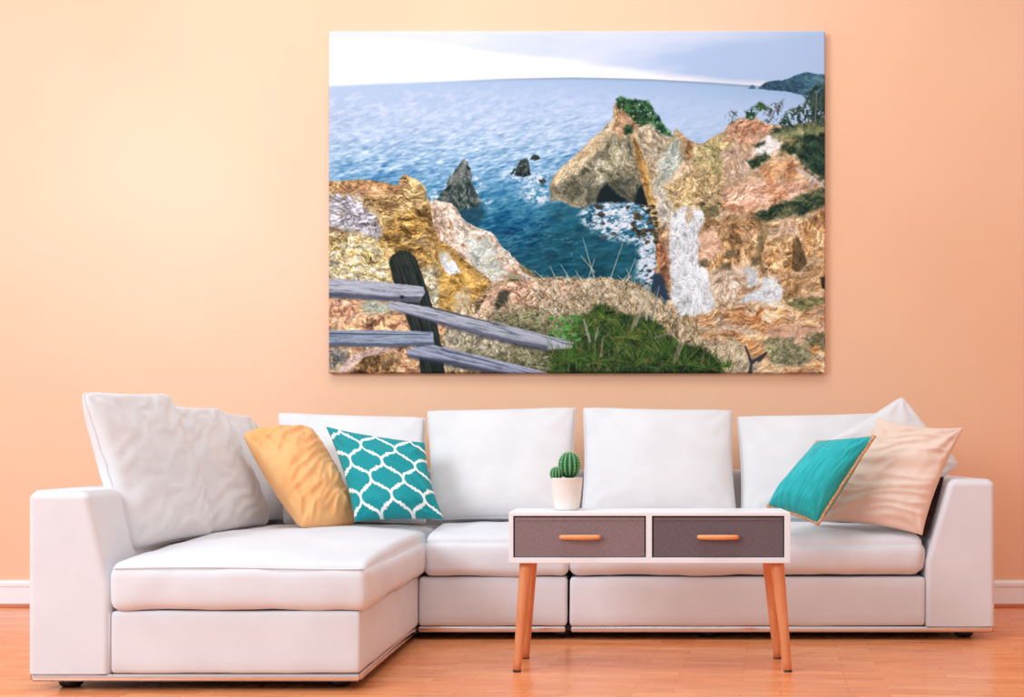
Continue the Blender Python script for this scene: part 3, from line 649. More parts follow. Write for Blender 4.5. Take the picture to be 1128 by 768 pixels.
    tan = [(236, 220, 192), (214, 194, 160), (244, 232, 210), (176, 150, 112), (128, 106, 76), (84, 78, 52)]
    for _ in range(1500):
        x = rnd.uniform(590, 745); y = rnd.uniform(309, 352)
        if y < np.interp(x, [590, 690, 716, 750], [308, 309, 322, 352]): continue
        a = rnd.uniform(-2.6, -.5); l = rnd.uniform(4, 11)
        P.stroke(x, y, x + l * math.cos(a), y + l * math.sin(a) * .8, .55, rnd.choice(tan), rnd.uniform(.4, .9))
    for _ in range(900):
        x = rnd.uniform(505, 640); y = rnd.uniform(325, 408)
        if y < 352 - (x - 505) * .4 or (x > 600 and y > 350): continue
        a = rnd.uniform(-3, -.1); l = rnd.uniform(4, 10)
        P.stroke(x, y, x + l * math.cos(a), y + l * math.sin(a) * .7, .5, rnd.choice(tan + [(70, 100, 50), (60, 66, 40), (40, 44, 30)]), rnd.uniform(.3, .75))
    for _ in range(700):
        x = rnd.uniform(730, 812); y = rnd.uniform(330, 411)
        if y < 330 + (x - 730) * .8: continue
        a = rnd.uniform(-2.4, -.6); l = rnd.uniform(4, 12)
        P.stroke(x, y, x + l * math.cos(a), y + l * math.sin(a), .5, rnd.choice(tan + [(110, 120, 70), (60, 80, 44)]), rnd.uniform(.4, .85))
    for x, y, x2, y2 in ((655, 308, 642, 262), (655, 300, 640, 282), (672, 308, 686, 268), (690, 310, 700, 284), (694, 306, 690, 296), (648, 308, 655, 285), (600, 308, 588, 298), (628, 308, 618, 292), (640, 308, 634, 298), (612, 306, 606, 294)):
        P.stroke(x, y, x2, y2, .55, (214, 206, 180), .8)
    # pine scrub
    pb = P.mask([(606, 411), (608, 392), (628, 380), (632, 362), (644, 345), (665, 334), (690, 346), (716, 348), (730, 362), (745, 378), (775, 384), (792, 398), (800, 420), (600, 420)], 5, 4, 6, 24)
    P.rock(pb, [(12, 34, 16), (28, 58, 22), (54, 88, 32), (98, 100, 36)], 6, 80, 1.8, .5, 110)
    for cx, cy, r, nn in ((655, 400, 26, 190), (640, 368, 22, 130), (668, 352, 16, 90), (692, 372, 26, 170), (702, 402, 30, 210), (728, 392, 26, 170), (752, 402, 26, 160), (780, 406, 18, 110), (626, 398, 20, 110), (718, 366, 18, 100), (800, 404, 10, 50)):
        for _ in range(nn):
            a = rnd.uniform(-math.pi - .3, .3); l = r * rnd.uniform(.25, 1.15); s0 = rnd.uniform(0, .35) * l
            c = rnd.choice([(64, 112, 38), (40, 84, 30), (96, 134, 46), (148, 158, 62), (24, 56, 24), (150, 112, 48), (30, 70, 34)])
            P.stroke(cx + s0 * math.cos(a), cy + s0 * math.sin(a), cx + l * math.cos(a), cy + l * math.sin(a), .6, c, rnd.uniform(.35, .8))
    for _ in range(70):
        x = rnd.uniform(606, 640); y = rnd.uniform(348, 376); r = rnd.uniform(1.5, 3.2)
        P.put(P.mask([(x - r, y), (x, y - r * .7), (x + r, y), (x, y + r * .7)], 1, .3, 3, 2), rnd.choice([(48, 128, 50), (80, 158, 66), (30, 96, 40), (110, 170, 90)]))
    for x, y, x2, y2, w, c in ((650, 376, 643, 352, 1.5, (190, 180, 170)), (656, 374, 659, 360, 1.2, (196, 184, 160)), (700, 358, 716, 316, 1.6, (176, 160, 140)), (712, 352, 714, 320, 1.3, (200, 182, 158)), (718, 352, 726, 316, 1.3, (130, 130, 130)), (742, 400, 756, 356, 1.6, (170, 140, 112)), (722, 372, 750, 362, 1.3, (150, 132, 116)), (746, 394, 764, 352, 1., (196, 170, 140)), (662, 392, 664, 372, 1.8, (176, 146, 110)), (696, 362, 703, 340, 1., (190, 160, 130))):
        P.stroke(x, y, x2, y2, w, c, .85)
    for _ in range(800):
        x = rnd.uniform(604, 800); y = rnd.uniform(352, 411)
        if y < np.interp(x, [604, 640, 700, 745, 800], [390, 352, 352, 380, 400]): continue
        a = rnd.uniform(-2.5, -.6); l = rnd.uniform(4, 10); kd = (y - 352) / 60
        P.stroke(x, y, x + l * math.cos(a), y + l * math.sin(a), .55, rnd.choice([(14, 34, 16), (24, 54, 24), (52, 92, 36), (120, 130, 58), (110, 84, 44)] if rnd.random() < .4 + kd * .4 else [(80, 122, 48), (150, 156, 80), (168, 140, 88)]), .6)
    P.stroke(668, 345, 676, 344, 2, (36, 26, 24), .9)
    pm = P.mask([(604, 411), (606, 390), (628, 378), (632, 362), (644, 345), (665, 334), (690, 346), (716, 348), (730, 362), (745, 378), (775, 384), (792, 398), (800, 420), (600, 420)], 6, 4, 6, 24)[..., None]
    P.I = P.I * (1 - pm * np.array([.14, .1, .06]) * (1 + .6 * np.clip((Y[..., None] - 380) / 30, 0, 1)))
    # fence post and rails
    def wood(pts, base, lo, seed, ang, y_top=None):
        m = P.mask(pts, 1.1, .7, 6, seed)
        sl = P.box(m); c = np.zeros(P.I.shape)
        t = P.stretch(P.fbm(1.6, seed + 5, ang, 12, 4, gain=.7, X=P.X[sl], Y=P.Y[sl]), .2, .72)
        c[sl] = P.pal(t, [lo, base, tuple(min(255, v + 24) for v in base)])
        P.put(m, c)
        return m
    wood([(428, 289), (432, 281), (441, 276), (451, 277), (458, 284), (466, 305), (479, 345), (487, 385), (491, 420), (464, 420), (461, 385), (452, 362), (444, 340), (434, 312)], (30, 38, 34), (10, 16, 16), 120, 72)
    P.put(P.mask([(432, 286), (438, 280), (450, 281), (452, 290), (438, 294)], 4, 1.5, 4, 25) * .4, (64, 66, 58))
    GRY = (170, 172, 184); LO_ = (92, 96, 112)
    wood([(355, 306), (420, 310.5), (467, 316), (468, 322), (462, 333), (430, 331.5), (355, 326.5)], GRY, LO_, 121, 4)
    P.put(P.mask([(355, 321), (430, 326.5), (464, 327), (462, 334), (430, 332), (355, 328)], 3, .6, 6, 3) * .75, (58, 60, 78))
    P.put(P.mask([(440, 326), (443, 325), (446, 327), (443, 330)], 1, .3, 3, 3), (30, 30, 40))
    wood([(428, 334), (440, 333), (470, 338), (520, 349.5), (575, 362.5), (632, 377), (630, 384), (600, 385), (560, 377), (500, 361.5), (450, 346), (429, 341)], GRY, LO_, 122, 13)
    P.put(P.mask([(436, 341), (480, 353), (560, 373), (604, 381), (602, 387), (560, 379), (500, 363), (450, 348)], 3, .6, 6, 3) * .7, (60, 62, 80))
    P.stroke(478, 339.5, 550, 358, .9, (40, 44, 58), .8)
    wood([(355, 364), (420, 363.6), (477, 365.5), (478, 380), (430, 382), (355, 381)], (146, 156, 176), (88, 98, 118), 123, 1)
    P.stroke(362, 367.5, 474, 369, .8, (44, 52, 66), .8)
    P.put(P.mask([(355, 377), (430, 378.5), (478, 377), (478, 382), (430, 383), (355, 382)], 2, .6, 6, 3) * .6, (52, 62, 78))
    wood([(447, 386), (460, 382), (477, 380), (520, 390), (570, 402), (612, 413), (560, 413), (500, 402), (450, 392)], (158, 162, 184), LO_, 124, 14)
    P.put(P.mask([(447, 390), (500, 398), (560, 411), (560, 415), (500, 405), (450, 395)], 3, .6, 6, 3) * .75, (48, 52, 66))
    P.stroke(486, 385, 560, 404, .8, (52, 56, 70), .8)
    for _ in range(60):
        x = rnd.uniform(606, 640); y = rnd.uniform(384, 410); a = rnd.uniform(-2.2, -.9); l = rnd.uniform(8, 18)
        P.stroke(x, y, x + l * math.cos(a), y + l * math.sin(a), .6, rnd.choice([(64, 112, 38), (40, 84, 30), (96, 134, 46), (110, 90, 44)]), .6)
    # forked twig
    for a in ((826, 413, 828, 398, 2.4), (828, 400, 821, 381, 1.7), (828, 399, 838, 394, 2.4), (836, 396, 844, 389, 3.)):
        P.stroke(*a, (58, 58, 66), .95)
    return np.clip(P.I / 255., 0, 1)

# ---------------------------------------------------------------- setting
DW = 5.69
bm = bmesh.new(); add_box(bm, -6.5, 6.0, -2.5, DW + .15, -.12, 0)
tag(from_bm('floor', bm, M['floor'], smooth=False), kind='structure')
bm = bmesh.new(); add_box(bm, -6.5, 6.0, DW, DW + .15, 0, 3.5)
tag(from_bm('wall_back', bm, M['wall'], smooth=False), kind='structure')
bm = bmesh.new(); add_box(bm, 3.0, 3.15, -2.5, DW, 0, 3.5)
tag(from_bm('bounce_wall_right', bm, M['wall'], smooth=False), kind='structure')  # unseen wall, added for its warm bounce and to block side light
bm = bmesh.new()      # skirting: flat board with a rounded cap
prof = [(DW, .0), (DW - .016, .0), (DW - .016, .098), (DW - .02, .102), (DW - .02, .118), (DW - .014, .128), (DW, .130)]
a = [bm.verts.new((-6.5, y, z)) for y, z in prof]; b = [bm.verts.new((3.0, y, z)) for y, z in prof]
bm.faces.new(a); bm.faces.new(b[::-1])
for i in range(len(prof)): bm.faces.new((a[i], b[i], b[(i + 1) % len(prof)], a[(i + 1) % len(prof)]))
tag(from_bm('baseboard_back', bm, M['skirt'], smooth=False), kind='structure')
bm = bmesh.new(); prof = [(DW - .016, 0), (DW - .032, 0), (DW - .032, .006), (DW - .028, .014), (DW - .016, .018)]
a = [bm.verts.new((-6.5, y, z)) for y, z in prof]; b = [bm.verts.new((3.0, y, z)) for y, z in prof]
bm.faces.new(a); bm.faces.new(b[::-1])
for i in range(len(prof)): bm.faces.new((a[i], b[i], b[(i + 1) % len(prof)], a[(i + 1) % len(prof)]))
tag(from_bm('trim_1', bm, M['shoe'], smooth=False), kind='structure')

# ---------------------------------------------------------------- canvas print
def build_canvas():
    CW, CH = 820, 566
    I = paint_seascape(CW, CH)
    L = np.where(I <= .04045, I / 12.92, ((I + .055) / 1.055) ** 2.4) * np.array([.86, .90, .93])   # ink on matt canvas: paper white is not pure white
    d = DW - .04; s = FPX / d
    x0 = (362 - PX) / s; x1 = (909 - PX) / s; z1 = CAM_H - (34 - PY) / s; z0 = CAM_H - (411 - PY) / s
    xs = np.linspace(x0, x1, CW); zs = np.linspace(z1, z0, CH)
    R = .008
    def rnd_edge(v, lo, hi):
        e = np.minimum(v - lo, hi - v); k = np.clip(1 - e / R, 0, 1); return R * (1 - np.sqrt(1 - k ** 2 * .98))
    YY = d + np.maximum(rnd_edge(xs, x0, x1)[None, :], rnd_edge(zs, z0, z1)[:, None])
    XX, ZZ = np.meshgrid(xs, zs)
    co = np.stack([XX, YY, ZZ], -1).reshape(-1, 3)
    idx = np.arange(CW * CH).reshape(CH, CW)
    quads = np.stack([idx[:-1, :-1], idx[1:, :-1], idx[1:, 1:], idx[:-1, 1:]], -1).reshape(-1, 4)
    ring = np.concatenate([idx[0, :-1], idx[:-1, -1], idx[-1, :0:-1], idx[:0:-1, 0]])
    n0 = len(co); back = co[ring].copy(); back[:, 1] = DW - .0005
    co = np.concatenate([co, back]); m_ = len(ring); r2 = n0 + np.arange(m_)
    q2 = np.stack([ring, np.roll(ring, -1), np.roll(r2, -1), r2], -1)
    col = np.concatenate([L.reshape(-1, 3), L.reshape(-1, 3)[ring]])
    # back cover
    F = np.concatenate([quads, q2])
    me = bpy.data.meshes.new('canvas_print')
    me.vertices.add(len(co)); me.vertices.foreach_set('co', co.astype(np.float32).ravel())
    me.loops.add(F.size); me.loops.foreach_set('vertex_index', F.astype(np.int32).ravel())
    me.polygons.add(len(F)); me.polygons.foreach_set('loop_start', (np.arange(len(F)) * 4).astype(np.int32)); me.polygons.foreach_set('loop_total', np.full(len(F), 4, np.int32))
    me.update(calc_edges=True)
    ca = me.color_attributes.new('print', 'FLOAT_COLOR', 'POINT')
    ca.data.foreach_set('color', np.concatenate([col, np.ones((len(col), 1))], 1).astype(np.float32).ravel())
    me.polygons.foreach_set('use_smooth', np.ones(len(F), bool))
    m = mat('printed_canvas', (255, 255, 255), .75, spec=.15)
    at = nd(m, 'ShaderNodeAttribute', attribute_name='print'); lk(m, at.outputs['Color'], B_(m).inputs['Base Color'])
    wv = nd(m, 'ShaderNodeTexNoise'); wv.inputs['Scale'].default_value = 500; lk(m, coords(m), wv.inputs['Vector']); bump(m, wv.outputs[0], .1, .0004)
    o = link('canvas_print', me, m, smooth=False)
    tag(o, 'large frameless canvas print of coastal cliffs, sea and wooden fence on the wall', 'wall art')
    return o
build_canvas()

# ---------------------------------------------------------------- sectional sofa
DC, DM, DB = 3.74, 4.72, 5.62          # chaise front, seat front, back of the sofa
XL, XR = -1.928, 1.440                 # outer sides
sofa = empty('sectional_sofa', ((XL + XR) / 2, 5.0, 0))
tag(sofa, 'white fabric L-shaped sofa with left chaise and chrome rail along its base', 'sofa')
def part(name, bm, m, par=sofa, label=None, smooth=True):
    o = from_bm(name, bm, m, par, smooth)
    if label: o['label'] = label
    return o
def arm_mesh(outer, top_in, bot_in, ztop, zknee, y0, y1, sgn):
    """sgn=+1: left arm (inner side towards +X). Lofted rounded profile from base to top, tapering inwards."""
    prof = [(outer, .056), (outer, ztop - .012), (outer + sgn * .012, ztop), ((outer + top_in) / 2, ztop + .006), (top_in - sgn * .014, ztop), (top_in + sgn * .004, ztop - .016),
            (top_in + (bot_in - top_in) * .42, ztop - .11), (bot_in - sgn * .006, zknee + .03), (bot_in, zknee - .03), (bot_in, .056)]
    bm = bmesh.new(); ny = 30; rings = []
    # resample profile
    P = [Vector((x, z, 0)) for x, z in prof]; res = []
    for k in range(len(P)):
        A, B = P[k], P[(k + 1) % len(P)]; nseg = max(1, int((B - A).length / .035))
        for t in range(nseg): res.append(A.lerp(B, t / nseg))
    cx = sum(p.x for p in res) / len(res); cz = .33
    for j in range(ny + 1):
        t = j / ny; y = y0 + (y1 - y0) * t
        e = min(t, 1 - t) * (y1 - y0); r = .014
        k = 0 if e >= r else r - math.sqrt(max(0, r * r - (r - e) ** 2))
        ring = []
        for p in res:
            q = Vector((p.x, p.y)); dx = cx - q.x; dz = cz - q.y
            L_ = max(abs(dx), abs(dz))
            q.x += (k if dx > 0 else -k) * min(1, abs(dx) / .07)
            if p.y > .1: q.y -= k * min(1, max(0, (q.y - .5) / .1))
            w = Vector((q.x, y, q.y)); w.x += noise.noise(w * 6) * .0025; w.z += noise.noise(w * 6 + Vector((9, 0, 0))) * .002
            ring.append(bm.verts.new(w))
        rings.append(ring)
    # finer rings at the ends
    n = len(res)
    for a, b in zip(rings, rings[1:]):
        for i in range(n): bm.faces.new((a[i], b[i], b[(i + 1) % n], a[(i + 1) % n]))
    bm.faces.new(rings[0]); bm.faces.new(rings[-1][::-1])
    return bm
def arm_simple(outer, top_in, bot_in, ztop, zknee, y0, y1):
    prof = [(outer, .056), (outer, ztop), (top_in, ztop), ((bot_in), zknee), (bot_in, .056)]
    bm = bmesh.new()
    a = [bm.verts.new((x, y0, z)) for x, z in prof]; b = [bm.verts.new((x, y1, z)) for x, z in prof]
    n = len(prof); fs = [bm.faces.new(a), bm.faces.new(b[::-1])]
    for i in range(n): fs.append(bm.faces.new((a[i], b[i], b[(i + 1) % n], a[(i + 1) % n])))
    top_es = [e for f in fs for e in f.edges]
    tops = {e for e in top_es if all(v.co.z > zknee + .01 for v in e.verts)}
    rest = {e for e in top_es} - tops
    rest = {e for e in rest if max(v.co.z for v in e.verts) > .06}
    bmesh.ops.bevel(bm, geom=list(tops), offset=.028, segments=5, profile=.5, affect='EDGES')
    es = [e for e in bm.edges if e.is_valid and e.calc_face_angle(0) > .9 and max(v.co.z for v in e.verts) > .06]
    bmesh.ops.bevel(bm, geom=es, offset=.022, segments=4, profile=.5, affect='EDGES')
    bmesh.ops.triangulate(bm, faces=[f for f in bm.faces if len(f.verts) > 4])
    return bm
def weighted(o):
    md = o.modifiers.new('wn', 'WEIGHTED_NORMAL'); md.keep_sharp = False; md.weight = 80
    return o
weighted(part('armrest', arm_simple(XL, -1.742, -1.668, .638, .335, DC, DB), M['sofa']))
weighted(part('armrest', arm_simple(XR, 1.262, 1.163, .645, .315, DM, DB), M['sofa']))
# base blocks
ZB = .254
part('chaise_base', soft_box(-1.667, -.872, DC + .003, DB - .2, .056, ZB, .012, nz=6, wr=.001), M['sofa'])
part('seat_base', soft_box(-.870, -.274, DM + .003, DB - .2, .056, ZB - .002, .014, nz=6, wr=.001, seed=3), M['sofa'])
part('seat_base', soft_box(-.264, 1.162, DM + .003, DB - .2, .056, ZB - .002, .014, nz=6, wr=.001, seed=5), M['sofa'])
bm = bmesh.new(); add_box(bm, -.872, 1.16, DM + .05, DB - .22, .08, ZB - .03); part('base_gap_shade', bm, M['gap'], smooth=False)  # dark block added so the slit between the bases looks shaded
bm = bmesh.new(); add_box(bm, XL + .03, -.90, DC + .03, DB - .03, .036, .0555); add_box(bm, -.90, XR - .03, DM + .03, DB - .03, .036, .0555); part('underside_shade', bm, M['black'], smooth=False, label='black sheet added to deepen the shade underneath')  # black sheets added to darken the shade and floor reflection below the sofa
part('backrest', soft_box(XL + .19, 1.25, DB - .215, DB, .056, .664, .03, wr=.001, seed=7, nx=60), M['sofa'])
# seat cushions
cc = part('seat_cushion', soft_box(-1.664, -.846, DC - .012, DB - .215, ZB + .004, .397, .03, crown=.056, bulge=.006, seed=11, nx=50, ny=60, wr=.003), M['sofa'])
part('seat_cushion', soft_box(-.846, -.272, DM - .012, DB - .2, ZB + .003, .398, .03, crown=.055, bulge=.008, cx_p=.08, seed=12, wr=.003), M['sofa'])
part('seat_cushion', soft_box(-.266, 1.160, DM - .012, DB - .2, ZB + .003, .394, .045, crown=.06, bulge=.008, cx_p=.16, seed=13, nx=70, wr=.003), M['sofa'])
# welt across the chaise cushion front
bm = bmesh.new()
add_tube(bm, [(-1.652 + t * .795, DC - .012 + .002 + .004 * math.sin(t * 3), .392 + .003 * math.sin(t * 5)) for t in np.linspace(0, 1, 24)], .0028, 6)
part('welt', bm, M['piping'], cc)
# welts of the arm fronts
bm = bmesh.new(); add_tube(bm, [(-1.668, DC + .001, .06), (-1.668, DC + .001, .25)], .0018, 6); part('seam', bm, M['piping'])
# chrome rails
def rail(pts, par=sofa):
    bm = bmesh.new()
    for (a, b) in zip(pts, pts[1:]):
        a = Vector(a); b = Vector(b)
        x0, x1 = sorted((a.x, b.x)); y0, y1 = sorted((a.y, b.y))
        add_box(bm, x0 - .006, x1 + .006, y0 - .006, y1 + .006, .031, .055, .0085, 4)
    return part('chrome_rail', bm, M['chrome'], par, 'polished chrome rail along the bottom edge', smooth=False)
rail([(XL + .012, DC + .012, 0), (-.882, DC + .012, 0)]); rail([(-.880, DC + .030, 0), (-.880, DM, 0)])
rail([(-.866, DM + .014, 0), (-.286, DM + .014, 0)]); rail([(-.254, DM + .014, 0), (XR - .012, DM + .014, 0)])
for fx, fy in ((-1.83, DC + .09), (-.96, DC + .10), (-1.83, 5.45), (.30, DM + .10), (1.34, DM + .10), (1.34, 5.45), (-.30, DM + .10)):
    bm = bmesh.new(); add_lathe(bm, [(0, 0), (.026, .0), (.036, .008), (.039, .02), (.036, .034), (.03, .056), (0, .056)], (fx, fy, 0), 24)
    part('foot', bm, M['black'], label='black plastic foot')

# ---------------------------------------------------------------- loose cushions
def cushion(name, px_, label, T, m, cat='cushion', group=None, **kw):
    TL, TR, BR, BL = [pt(*p) for p in px_]
    return tag(pillow(name, TL, TR, BR, BL, T, m, **kw), label, cat, group)
G = 'white back cushions of the sofa'
pw_ = ('piping', M['piping'])
cushion('back_cushion', [(306, 455, 5.36), (469, 460, 5.36), (470, 577, 5.08), (312, 577, 5.08)], 'white back cushion behind the patterned teal cushion, partly hidden by the orange one', .085, M['linen'], group=G, seed=2, pipe=pw_, cr=.022, bow=.02, pw=.3, wr=.003)
cushion('back_cushion', [(470, 453, 5.33), (635, 449, 5.33), (632, 573, 5.06), (474, 573, 5.06)], 'white back cushion standing behind the potted cactus, left of the middle of the sofa', .095, M['linen'], group=G, seed=3, pipe=pw_, cr=.022, bow=.02, pw=.3, wr=.003)
cushion('back_cushion', [(642, 449, 5.33), (807, 452, 5.33), (812, 574, 5.06), (640, 574, 5.06)], 'white back cushion standing directly behind the middle of the drawer table', .095, M['linen'], group=G, seed=4, pipe=pw_, cr=.022, bow=.022, pw=.3, wr=.003)
cushion('back_cushion', [(811, 459, 5.34), (988, 455, 5.34), (990, 576, 5.08), (816, 576, 5.08)], 'white back cushion behind the turquoise cushion, right of the table', .085, M['linen'], group=G, seed=5, pipe=pw_, cr=.022, bow=.02, pw=.3, wr=.003)
# against the left arm
cushion('back_cushion', [(88, 431, 3.98), (186, 433, 4.62), (232, 592, 4.56), (144, 609, 3.96)], 'white cushion nearest the viewer leaning on the left armrest of the chaise', .085, M['linen'], group='white cushions leaning along the left armrest', seed=6, pipe=pw_, cr=.05, bow=.02, pw=.34, wr=.0045, wdir=(.9, -.4))
cushion('back_cushion', [(178, 446, 4.58), (241, 449, 5.12), (295, 580, 5.04), (222, 592, 4.6)], 'white cushion in the middle of the three leaning along the left armrest', .085, M['linen'], group='white cushions leaning along the left armrest', seed=7, pipe=pw_, cr=.05, bow=.02, pw=.34, wr=.004, wdir=(.9, -.4))
cushion('back_cushion', [(226, 450, 5.14), (277, 459, 5.46), (318, 572, 5.40), (272, 577, 5.11)], 'white cushion in the corner of the sofa, furthest of the three along the left armrest', .07, M['linen'], group='white cushions leaning along the left armrest', seed=8, pipe=pw_, cr=.05, bow=.02, pw=.34, wr=.003)
# right corner
cushion('back_cushion', [(908, 486, 4.97), (994, 436, 5.12), (1058, 512, 5.03), (975, 578, 4.93)], 'white cushion turned on its corner behind the beige cushion by the right armrest', .06, M['linen'], seed=9, pipe=pw_, cr=.05, bow=.03, pw=.34, wr=.004)
cushion('throw_cushion', [(266, 478, 4.90), (344, 471, 5.06), (395, 574, 4.93), (333, 581, 4.66)], 'plain apricot orange cushion leaning in the left corner beside the patterned teal cushion', .105, M['orange'], seed=10, bow=-.03, cr=.03, wr=.009, pw=.42, wdir=(.75, -.65), sag=.3, N=80, wscale=12)
cushion('throw_cushion', [(359, 470, 4.98), (468, 488, 4.97), (489, 572, 4.81), (391, 575, 4.77)], 'teal cushion printed with a white trellis pattern', .085, M['trellis'], seed=11, bow=.04, wr=.006, wdir=(.5, .85), pw=.42, N=70)
beige = cushion('throw_cushion', [(968, 460, 4.90), (1062, 471, 4.76), (1016, 590, 4.71), (893, 575, 4.88)], 'plain pale beige cushion leaning on the right armrest', .07, M['beige'], seed=12, bow=.045, wr=.006, pw=.42, wdir=(.95, -.2), sag=.2, N=80, wscale=10)
tq = cushion('throw_cushion', [(900, 487, 4.78), (963, 481, 4.64), (901, 577, 4.60), (846, 558, 4.72)], 'turquoise crinkled cushion with tan cord edging in front of the beige cushion', .078, M['teal_plain'], seed=13, bow=.02, wr=.004, pw=.4, pipe=('cord_trim', M['cord']), pipe_r=.0075, N=70)
for ch in tq.children: ch['label'] = 'tan twisted cord edging'
# dark brown cushion squeezed between the beige one and the arm
cushion('throw_cushion', [(1010, 518, 4.98), (1040, 526, 4.83), (1020, 592, 4.77), (990, 588, 4.95)], 'dark brown cushion edge between the beige cushion and right armrest', .018, M['brown'], seed=14, bow=.01, wr=.002, N=30)

# ---------------------------------------------------------------- drawer table
TX0, TX1, TY0, TY1, TZ0, TZ1 = -.435, .532, 4.05, 4.31, .376, .551
tb = empty('drawer_table', ((TX0 + TX1) / 2, (TY0 + TY1) / 2, 0))
tag(tb, 'white low table with two grey fabric drawers and four tapered splayed wooden legs', 'table')
s = FPX / TY0
def tx(px): return (px - PX) / s
def tz(py): return CAM_H - (py - PY) / s
bm = bmesh.new(); add_box(bm, TX0, TX1, TY0, TY1, tz(568.6), TZ1, .002)
part('tabletop', bm, M['white_paint'], tb, smooth=False)
bm = bmesh.new(); add_box(bm, TX0, TX1, TY0, TY1, TZ0, tz(614.5), .002); part('bottom_panel', bm, M['white_paint'], tb, smooth=False)
zt, zb = tz(568.6) + .0005, tz(614.5) - .0005
bm = bmesh.new(); add_box(bm, TX0, tx(565.4), TY0, TY1, zb, zt, .001); part('side_panel', bm, M['white_paint'], tb, smooth=False)
bm = bmesh.new(); add_box(bm, tx(864.2), TX1, TY0, TY1, zb, zt, .001); part('side_panel', bm, M['white_paint'], tb, smooth=False)
bm = bmesh.new(); add_box(bm, tx(711.6), tx(718.2), TY0, TY1 - .01, zb, zt, .001); part('divider', bm, M['white_paint'], tb, smooth=False)
bm = bmesh.new(); add_box(bm, tx(565.4), tx(864.2), TY1 - .01, TY1 - .002, zb, zt); part('back_panel', bm, M['white_paint'], tb, smooth=False)
for x0, x1, mt, hx0, hx1, lab in ((566.8, 710.2, 'grey_felt', 616.5, 661.5, 'warm grey fabric drawer'), (719.8, 862.8, 'grey_dark', 768.0, 813.5, 'darker charcoal grey fabric drawer')):
    a, b = tx(x0), tx(x1); z0, z1 = tz(614.0), tz(570.0)
    bm = bmesh.new(); yf = TY0 + .004
    add_box(bm, a, b, yf, yf + .008, z0, z1, .002)
    add_box(bm, a + .003, b - .003, yf + .008, TY1 - .02, z0, z0 + .006); add_box(bm, a + .003, a + .009, yf + .008, TY1 - .02, z0 + .006, z1 - .012)
    add_box(bm, b - .009, b - .003, yf + .008, TY1 - .02, z0 + .006, z1 - .012)
    dr = part('drawer', bm, M[mt], tb, lab, smooth=False)
    bm = bmesh.new(); add_box(bm, a + .001, b - .001, yf - .0018, yf + .001, z1 - .012, z1 - .001, .0008); part('hem', bm, M[mt], dr, smooth=False)
    bm = bmesh.new(); hz_ = tz(591.6); n = 22; P_ = []; R_ = []
    ha, hb = tx(hx0) + .006, tx(hx1) - .006
    P_ = [(ha + .002, yf + .001, hz_)]; R_ = [.0075]
    for k in range(n + 1):
        t = k / n; P_.append((ha + (hb - ha) * t, yf - .013 - .009 * math.sin(math.pi * t) ** .7, hz_)); R_.append(.0078 + .0008 * math.sin(math.pi * t))
    P_.append((hb - .002, yf + .001, hz_)); R_.append(.0075)
    add_tube(bm, P_, R_, 14); part('handle', bm, M['handle_wood'], dr, 'pale wooden bar handle')
bm = bmesh.new(); add_box(bm, tx(565.4), tx(864.2), TY1 - .0185, TY1 - .0105, zb, zt); part('drawer_gap_shade', bm, M['gap'], tb, smooth=False)  # dark panel added so the gaps around the drawers look shaded
for tp, ft in (((-.3785, 4.095), (-.4087, 4.07)), ((-.3765, 4.262), (-.403, 4.325)), ((.492, 4.095), (.526, 4.07)), ((.480, 4.262), (.520, 4.325))):
    bm = bmesh.new(); A = Vector((tp[0], tp[1], TZ0 + .0005)); Bv = Vector((ft[0], ft[1], .0))
    d = Bv - A; pts = [A + d * t for t in np.linspace(0, .985, 14)]
    add_tube(bm, pts, [.0235 - .0095 * t for t in np.linspace(0, 1, 14)], 20)
    lg = part('leg', bm, M['leg_wood'], tb)
    bm = bmesh.new(); add_tube(bm, [A + d * .984, Bv + Vector((0, 0, .0005))], [.0145, .0145], 18); part('foot_cap', bm, M['black'], lg, 'dark foot cap')

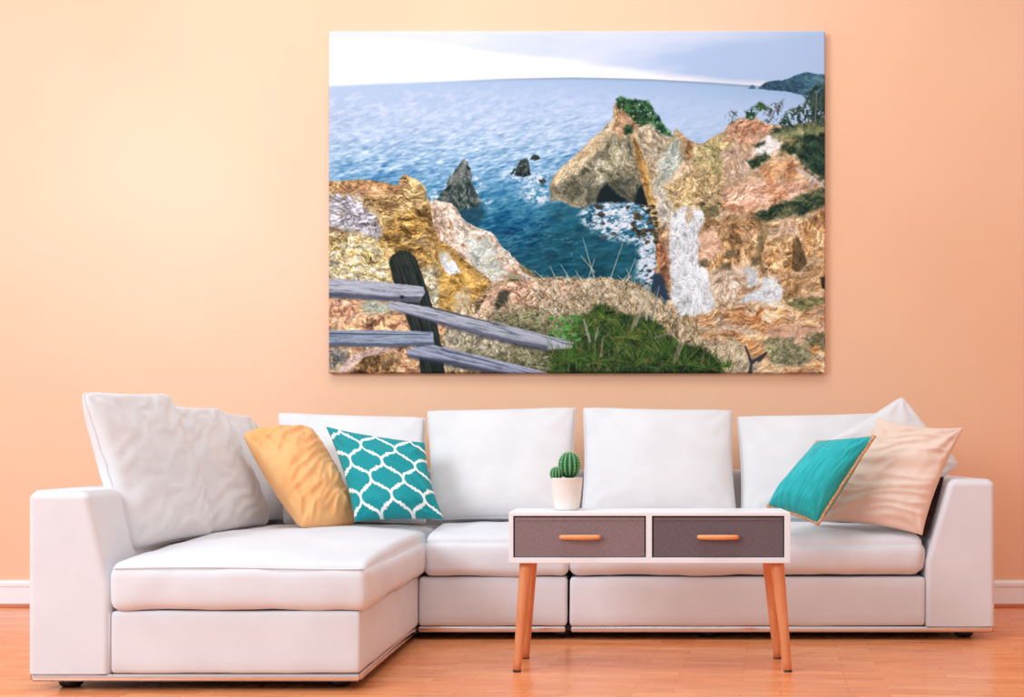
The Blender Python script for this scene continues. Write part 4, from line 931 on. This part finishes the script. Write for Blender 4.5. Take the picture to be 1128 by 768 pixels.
# ---------------------------------------------------------------- potted cactus
cx_, cy_ = -.244, 4.19
pc = empty('potted_cactus', (cx_, cy_, TZ1)); tag(pc, 'small cream pot with two round ribbed green cacti standing on the white table', 'potted plant')
bm = bmesh.new()
add_lathe(bm, [(0, 0), (.036, 0), (.0405, .002), (.0445, .010), (.0475, .024), (.0505, .05), (.0545, .09), (.0562, .112), (.0562, .1145), (.0548, .1155), (.0528, .1145), (.052, .110), (.050, .09), (0, .09)], (cx_, cy_, TZ1), 56)
part('pot', bm, M['pot'], pc)
bm = bmesh.new(); add_lathe(bm, [(0, .104), (.03, .105), (.0515, .103), (.050, .092), (0, .092)], (cx_, cy_, TZ1), 40); part('soil', bm, M['soil'], pc)
def cactus(name, c, rx, rz, ribs, seed):
    bm = bmesh.new(); nu, nv = ribs * 8, 30; c = Vector(c); lay = bm.verts.layers.float.new('rib'); rings = []
    sp = bmesh.new(); rnd = random.Random(seed)
    def P(a, ph):
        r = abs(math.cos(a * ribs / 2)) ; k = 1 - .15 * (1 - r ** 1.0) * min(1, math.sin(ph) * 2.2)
        x = rx * math.sin(ph) ** .85 * k; z = rz * math.cos(ph)
        return c + Vector((x * math.cos(a), x * math.sin(a), z)), r
    for j in range(nv + 1):
        ph = .02 + (math.pi - .04) * j / nv; ring = []
        for i in range(nu):
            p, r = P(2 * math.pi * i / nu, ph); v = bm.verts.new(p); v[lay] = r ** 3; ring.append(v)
        rings.append(ring)
    for a, b in zip(rings, rings[1:]):
        for i in range(nu): bm.faces.new((a[i], a[(i + 1) % nu], b[(i + 1) % nu], b[i]))
    bm.faces.new(rings[0][::-1]); bm.faces.new(rings[-1])
    o = part(name, bm, M['cactus'], pc)
    for i in range(ribs):
        a = 2 * math.pi * i / ribs
        for k in range(9):
            ph = .12 + k * .235
            p, _ = P(a, ph); nrm = (p - c).normalized()
            bmesh.ops.create_icosphere(sp, subdivisions=1, radius=.0011, matrix=Matrix.Translation(p))
            for q in range(4):
                d = (nrm + Vector((rnd.uniform(-1, 1), rnd.uniform(-1, 1), rnd.uniform(-1, 1))) * .8).normalized()
                add_tube(sp, [p, p + d * rx * .13], [.0005, .0002], 3)
    s_ = part('spines', sp, M['spine'], o, 'pale spines'); s_['kind'] = 'stuff'
    return o
cactus('cactus_ball', (cx_ + .009, cy_, TZ1 + .1595), .0395, .046, 13, 1)
cactus('cactus_ball', (cx_ - .036, cy_ - .014, TZ1 + .129), .0235, .024, 12, 2)
